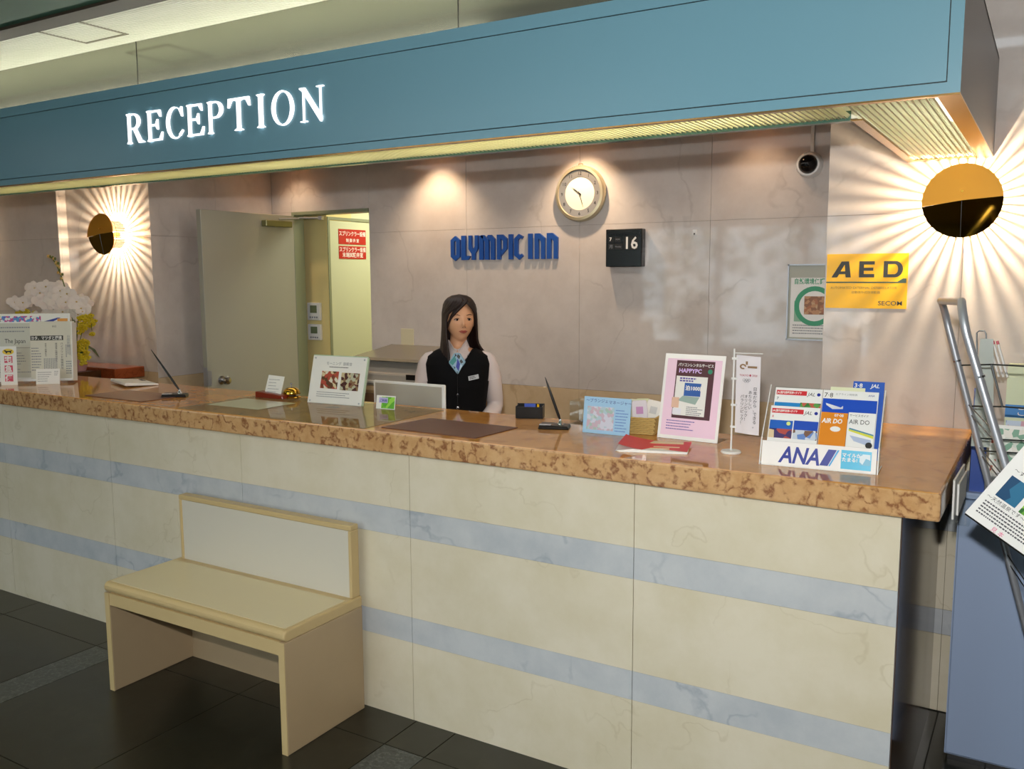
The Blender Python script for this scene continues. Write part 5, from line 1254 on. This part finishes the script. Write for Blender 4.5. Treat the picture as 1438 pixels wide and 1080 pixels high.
# hair: shell with a side parting, falling to the shoulders
HT = [(0.118, 0, 0, 0.000, 0.000), (0.112, 0, 0, 0.036, 0.042), (0.102, 0, 0, 0.056, 0.066), (0.088, 2, 2, 0.070, 0.084), (0.070, 14, 20, 0.079, 0.095), (0.050, 34, 36, 0.084, 0.101), (0.028, 54, 50, 0.086, 0.104),
      (0.0, 62, 60, 0.087, 0.104), (-0.03, 62, 66, 0.088, 0.102), (-0.06, 60, 72, 0.090, 0.098), (-0.09, 56, 78, 0.092, 0.093), (-0.12, 50, 82, 0.096, 0.088), (-0.15, 44, 84, 0.100, 0.084), (-0.18, 40, 84, 0.104, 0.080), (-0.20, 40, 86, 0.106, 0.078)]
def hair_shell(inset):
    n = 96; v = []
    for ri, (z, L, Rr, a, b) in enumerate(HT):
        for k in range(n + 1):
            # azimuth from the front, going left side round the back to the right side
            t = L + (360 - L - Rr) * k / n
            r_ = math.radians(t)
            str_ = 1 + 0.014 * math.sin(k * 1.9 + ri * 0.25) + 0.008 * math.sin(k * 0.7 + 1)
            aa = max(0.0005, a * str_ - inset); bb_ = max(0.0005, b * str_ - inset)
            x = -math.sin(r_) * aa; y = -math.cos(r_) * bb_
            zz = z
            if z < -0.1:
                if x > 0.03: x += 0.030 * ((-z - 0.1) / 0.1) ** 1.5; zz = z + 0.045 * ((-z - 0.1) / 0.1) * (0.5 + 0.5 * math.sin(k * 2.3)) * 0.5 + 0.02 * ((-z - 0.1) / 0.1)
                if x < 0 and math.cos(r_) > 0.1: y -= 0.012 * ((-z - 0.1) / 0.1)
                if ri == len(HT) - 1: zz += 0.010 * math.sin(k * 3.1)
                if y > 0.0: y = min(y, 0.075)
            v.append(to_head((x, y + 0.006, zz)))
    f = []
    for i in range(len(HT) - 1):
        for k in range(n): f.append((i * (n + 1) + k, i * (n + 1) + k + 1, (i + 1) * (n + 1) + k + 1, (i + 1) * (n + 1) + k))
    return v, f
vo, fo_ = hair_shell(0.0); vi, _ = hair_shell(0.010)
hm_ = MB().add(vo, fo_); nn = len(vo); hm_.v += vi
hm_.f += [tuple(i + nn for i in reversed(q)) for q in fo_]
n1 = 97; rows = len(HT)
for i in range(rows - 1):
    for e in (0, 96): hm_.f.append((i * n1 + e, (i + 1) * n1 + e, (i + 1) * n1 + e + nn, i * n1 + e + nn))
for k in range(96): hm_.f.append(((rows - 1) * n1 + k, (rows - 1) * n1 + k + 1, (rows - 1) * n1 + k + 1 + nn, (rows - 1) * n1 + k + nn))
part('hair', hm_, M_hair, pe, smooth=True)
# swept fringe on her right forehead
fr = MB()
for k in range(9):
    t = k / 8
    a = (0.022 - 0.006 * t, -0.074 + 0.004 * t, 0.088 - 0.002 * t); d = (-0.0675 - 0.004 * t, -0.044 + 0.010 * t, -0.01 - 0.03 * t)
    b = (-0.008 - 0.01 * t, -0.090 + 0.004 * t, 0.066 + 0.010 * t); c = (-0.048 - 0.008 * t, -0.080 + 0.004 * t, 0.035 + 0.014 * t)
    fr.tube([to_head(q) for q in bez(a, b, c, d, 8)], [0.0045, 0.007, 0.0075, 0.0075, 0.0075, 0.007, 0.006, 0.005, 0.004], 6)
part('fringe', fr, M_hair, pe, smooth=True)

# blouse: torso, sleeves, collar
part('blouse', loft(tor(0.004, 0.80, 1.24), cap=False), M_shirt, pe, smooth=True)
for s in (-1, 1):
    sh, el, wr_ = arms[s]
    path = bez((s * 0.112, 0, 1.196), (s * 0.150, 0.0, 1.215), (s * 0.170, 0.005, 1.14), (s * 0.178, 0.012, 1.07), 8) + [Vector((s * 0.184, 0.030, 1.01)), Vector((s * 0.185, 0.034, 0.975)), Vector((s * 0.176, -0.005, 0.952)), Vector((s * 0.150, -0.065, 0.93)), Vector((s * 0.128, -0.115, 0.915))]
    rad = [0.034, 0.040, 0.043, 0.045, 0.045, 0.044, 0.044, 0.043, 0.043, 0.042, 0.042, 0.041, 0.039, 0.034]
    sl = MB().tube(path, rad[:len(path)], 24)
    sl.v = [(p[0] + 0.0022 * math.sin(p[2] * 120 + p[1] * 60), p[1] + 0.002 * math.sin(p[2] * 90), p[2]) for p in sl.v]
    slv = part('sleeve', sl, M_shirt, pe, smooth=True)
    obj('cuff', MB().tube([Vector((s * 0.130, -0.111, 0.916)), Vector((s * 0.112, -0.145, 0.907))], [0.030, 0.028], 20).mesh('cuff', M_shirt), slv)
for s in (-1, 1):
    cl_ = MB(); prof = []
    n = 14; A = []; Bt = []
    for k in range(n + 1):
        t = math.radians(200 * k / n)     # from the front round to the back
        x = s * math.sin(t * 0.9) * 0.050; y = -math.cos(t * 0.9) * 0.050
        A.append((x, y - 0.002, 1.285 - 0.030 * (1 - k / n) ** 2 * 1.2)); 
        dr = 0.040 * max(0.25, (1 - k / n)); Bt.append((x * 1.28 + s * 0.010 * (1 - k / n), y * 1.22 - 0.006 * (1 - k / n), 1.262 - dr * 0.9 - 0.010))
    v = A + Bt; m_ = n + 1
    cl_.add(v, [(k, k + 1, m_ + k + 1, m_ + k) for k in range(n)])
    part('collar', cl_, M_shirt, pe)
for s in (-1, 1):
    w_ = [(s * 0.046, -0.030, 1.292), (s * 0.054, -0.020, 1.262), (s * 0.056, -0.070, 1.222), (s * 0.030, -0.098, 1.206), (s * 0.004, -0.094, 1.240)]
    part('collar_wing', MB().add(w_ + [(p[0] * 0.9, p[1] + 0.006, p[2]) for p in w_], [(0, 1, 2, 3, 4), (9, 8, 7, 6, 5), (0, 5, 6, 1), (1, 6, 7, 2), (2, 7, 8, 3), (3, 8, 9, 4), (4, 9, 5, 0)]), M_shirt, pe)
# vest
n = 220; ZV = [0.78 + 0.468 * i / 110 for i in range(111)]
def prof_at(z):
    for (z0_, a0, b0), (z1_, a1, b1) in zip(T[:-1], T[1:]):
        if z0_ <= z <= z1_:
            q = (z - z0_) / (z1_ - z0_); return a0 + (a1 - a0) * q, b0 + (b1 - b0) * q
    return T[-1][1:]
v = []; f = []
for z in ZV:
    a, b = prof_at(z); v += ring(z, a + 0.011, b + 0.012, y=-0.004, n=n)
def keep(i, k):
    z = (ZV[i] + ZV[i + 1]) / 2
    t = 2 * PI * (k + 0.5) / n; c, s = math.cos(t), math.sin(t)
    a, b = prof_at(z); x = a * math.copysign(abs(c) ** 0.87, c)
    if s < 0 and z > 1.160 and abs(x) < 0.008 + (z - 1.160) * 0.66: return False      # V neck
    if s > 0 and z > 1.21 and abs(x) < 0.05: return False
    if z > 1.10 and abs(c) > 0.955 and z < 1.21: return False     # arm holes
    return True
for i in range(len(ZV) - 1):
    for k in range(n):
        if keep(i, k): f.append((i * n + k, i * n + (k + 1) % n, (i + 1) * n + (k + 1) % n, (i + 1) * n + k))
vs = part('vest', MB().add(v, f), M_vest, pe, smooth=True)
so = vs.modifiers.new('s', 'SOLIDIFY'); so.thickness = 0.004; so.offset = 1
for i, z in enumerate((1.045, 0.985, 0.925)):
    part('button', MB().lathe([(0, -0.004), (0.007, -0.003), (0.007, 0)], 14, c=(0.0, -(prof_at(z)[1] + 0.022), z), axis='y'), mat('button_dark', '3A3A40', 0.2, metal=0.6) if i != 1 else M_chrome, pe)
part('placket', MB().box(-0.0012, 0.0012, -0.1275, -0.118, 0.95, 1.155), mat('seam_black', '050507', 0.8), pe)
nbg = part('name_badge', B(-0.026, 0.026, -0.003, 0, -0.010, 0.010), mat('badge_silver', 'C4C8CE', 0.35), pe)
nbg.location = (0.078, -0.114, 1.125); nbg.rotation_euler = (0.05, -0.16, 0.30)
textlines(nbg, -0.020, 0.015, 0.006, 2, 0.007, 0.003, m=M_ink, y=-0.0032)
# scarf: knot and two folded tails with patches
def flat(poly, y0, y1): return MB().prism(poly, y0, y1)
sc_ = part('scarf', MB().prism([(-0.014, 1.238), (0.014, 1.238), (0.042, 1.196), (0.022, 1.172), (0.002, 1.138), (-0.030, 1.178), (-0.042, 1.196)], -0.124, -0.106), mat('scarf_pale', '8FB4CC', 0.45), pe, bevel=0.004)
for poly, c in (([(-0.012, 1.226), (-0.002, 1.205), (-0.022, 1.182), (-0.038, 1.196)], '2E8A88'), ([(0.002, 1.214), (0.014, 1.188), (0.006, 1.155), (-0.006, 1.176)], '1E30A0'),
                ([(0.004, 1.234), (0.016, 1.224), (0.010, 1.210), (-0.002, 1.222)], '12181E'), ([(0.020, 1.210), (0.030, 1.196), (0.018, 1.190), (0.012, 1.202)], '1A2230'),
                ([(-0.010, 1.236), (0.0, 1.228), (-0.012, 1.220)], '1A2A38'), ([(0.016, 1.186), (0.024, 1.180), (0.012, 1.158)], 'C8E0F0'), ([(-0.018, 1.180), (-0.008, 1.172), (-0.014, 1.165)], '2A4A58')):
    obj('scarf_patch', flat(poly, -0.1252, -0.1240).mesh('scarf_patch', mat('scarf_' + c, c, 0.45)), sc_)
# skirt and shoes
part('skirt', loft([ring(z, a, b, n=32) for z, a, b in ((0.46, 0.150, 0.110), (0.62, 0.168, 0.120), (0.74, 0.175, 0.124), (0.80, 0.172, 0.120), (0.88, 0.152, 0.108))]), M_vest, pe, smooth=0.8)
for s in (-1, 1):
    part('shoe', MB().tube([(s * 0.075, 0.055, 0.045), (s * 0.076, 0.02, 0.038), (s * 0.080, -0.06, 0.026), (s * 0.083, -0.13, 0.022), (s * 0.084, -0.165, 0.018)], [0.030, 0.038, 0.040, 0.036, 0.016], 16, flat=0.6).box(s * 0.075 - 0.02, s * 0.075 + 0.02, 0.02, 0.065, 0.0, 0.04), mat('black_leather', '0E0D0D', 0.25), pe, smooth=0.9)

# ------------------------------------------------------------------ outside, seen only in the polished marble
for i, (hx, hw) in enumerate(((-4.9, 1.3), (-2.7, 0.9), (-1.0, 0.8))):
    h = thing('street_shrub', ['leafy street shrub outside the left window pane', 'leafy street shrub outside the middle window pane', 'leafy street shrub outside the right window pane'][i], 'shrub', (hx, -7.6, 0))
    mb = MB(); rr = random.Random(i)
    for q in range(260):
        a = rr.uniform(0, 2 * PI); r = rr.uniform(0.2, hw) ; z = 0.6 + rr.uniform(0, 1.7)
        p = Vector((math.cos(a) * r, math.sin(a) * r * 0.6, z)); d = Vector((rr.uniform(-1, 1), rr.uniform(-1, 1), rr.uniform(-1, 1))).normalized() * 0.12; e = d.orthogonal().normalized() * 0.07
        mb.add([p - d, p + e, p + d, p - e], [(0, 1, 2, 3)])
    part('foliage', mb, mat('street_leaf', '5E8A4A', 0.6), h, kind='stuff')
    part('trunk', MB().tube([(0, 0, 0), (0.03, 0, 0.9)], 0.05, 8), M_ledge, h)
pl = thing('potted_palm', 'potted palm standing inside the lobby window behind the viewer', 'plant', (-3.6, -4.55, 0))
part('pot', MB().lathe([(0, 0), (0.14, 0), (0.17, 0.30), (0.15, 0.30), (0.13, 0.04), (0, 0.04)], 24), M_endst, pl)
for k in range(14):
    a = k * 2.4; d = Vector((math.cos(a), math.sin(a) * 0.6, 0)); s_ = Vector((-math.sin(a), math.cos(a), 0)) * 0.05
    pth = bez((0, 0, 0.25), tuple(d * 0.05 + Vector((0, 0, 0.8))), tuple(d * 0.25 + Vector((0, 0, 1.25 + 0.1 * (k % 3)))), tuple(d * 0.5 + Vector((0, 0, 0.9 + 0.15 * (k % 4)))), 8)
    mb = MB(); v = []
    for i, p in enumerate(pth): w = s_ * math.sin(PI * min(1, (i + 0.3) / 8.6)); v += [p - w, p + w]
    mb.add(v, [(2 * i, 2 * i + 1, 2 * i + 3, 2 * i + 2) for i in range(8)])
    part('frond', mb, M_leafm, pl)
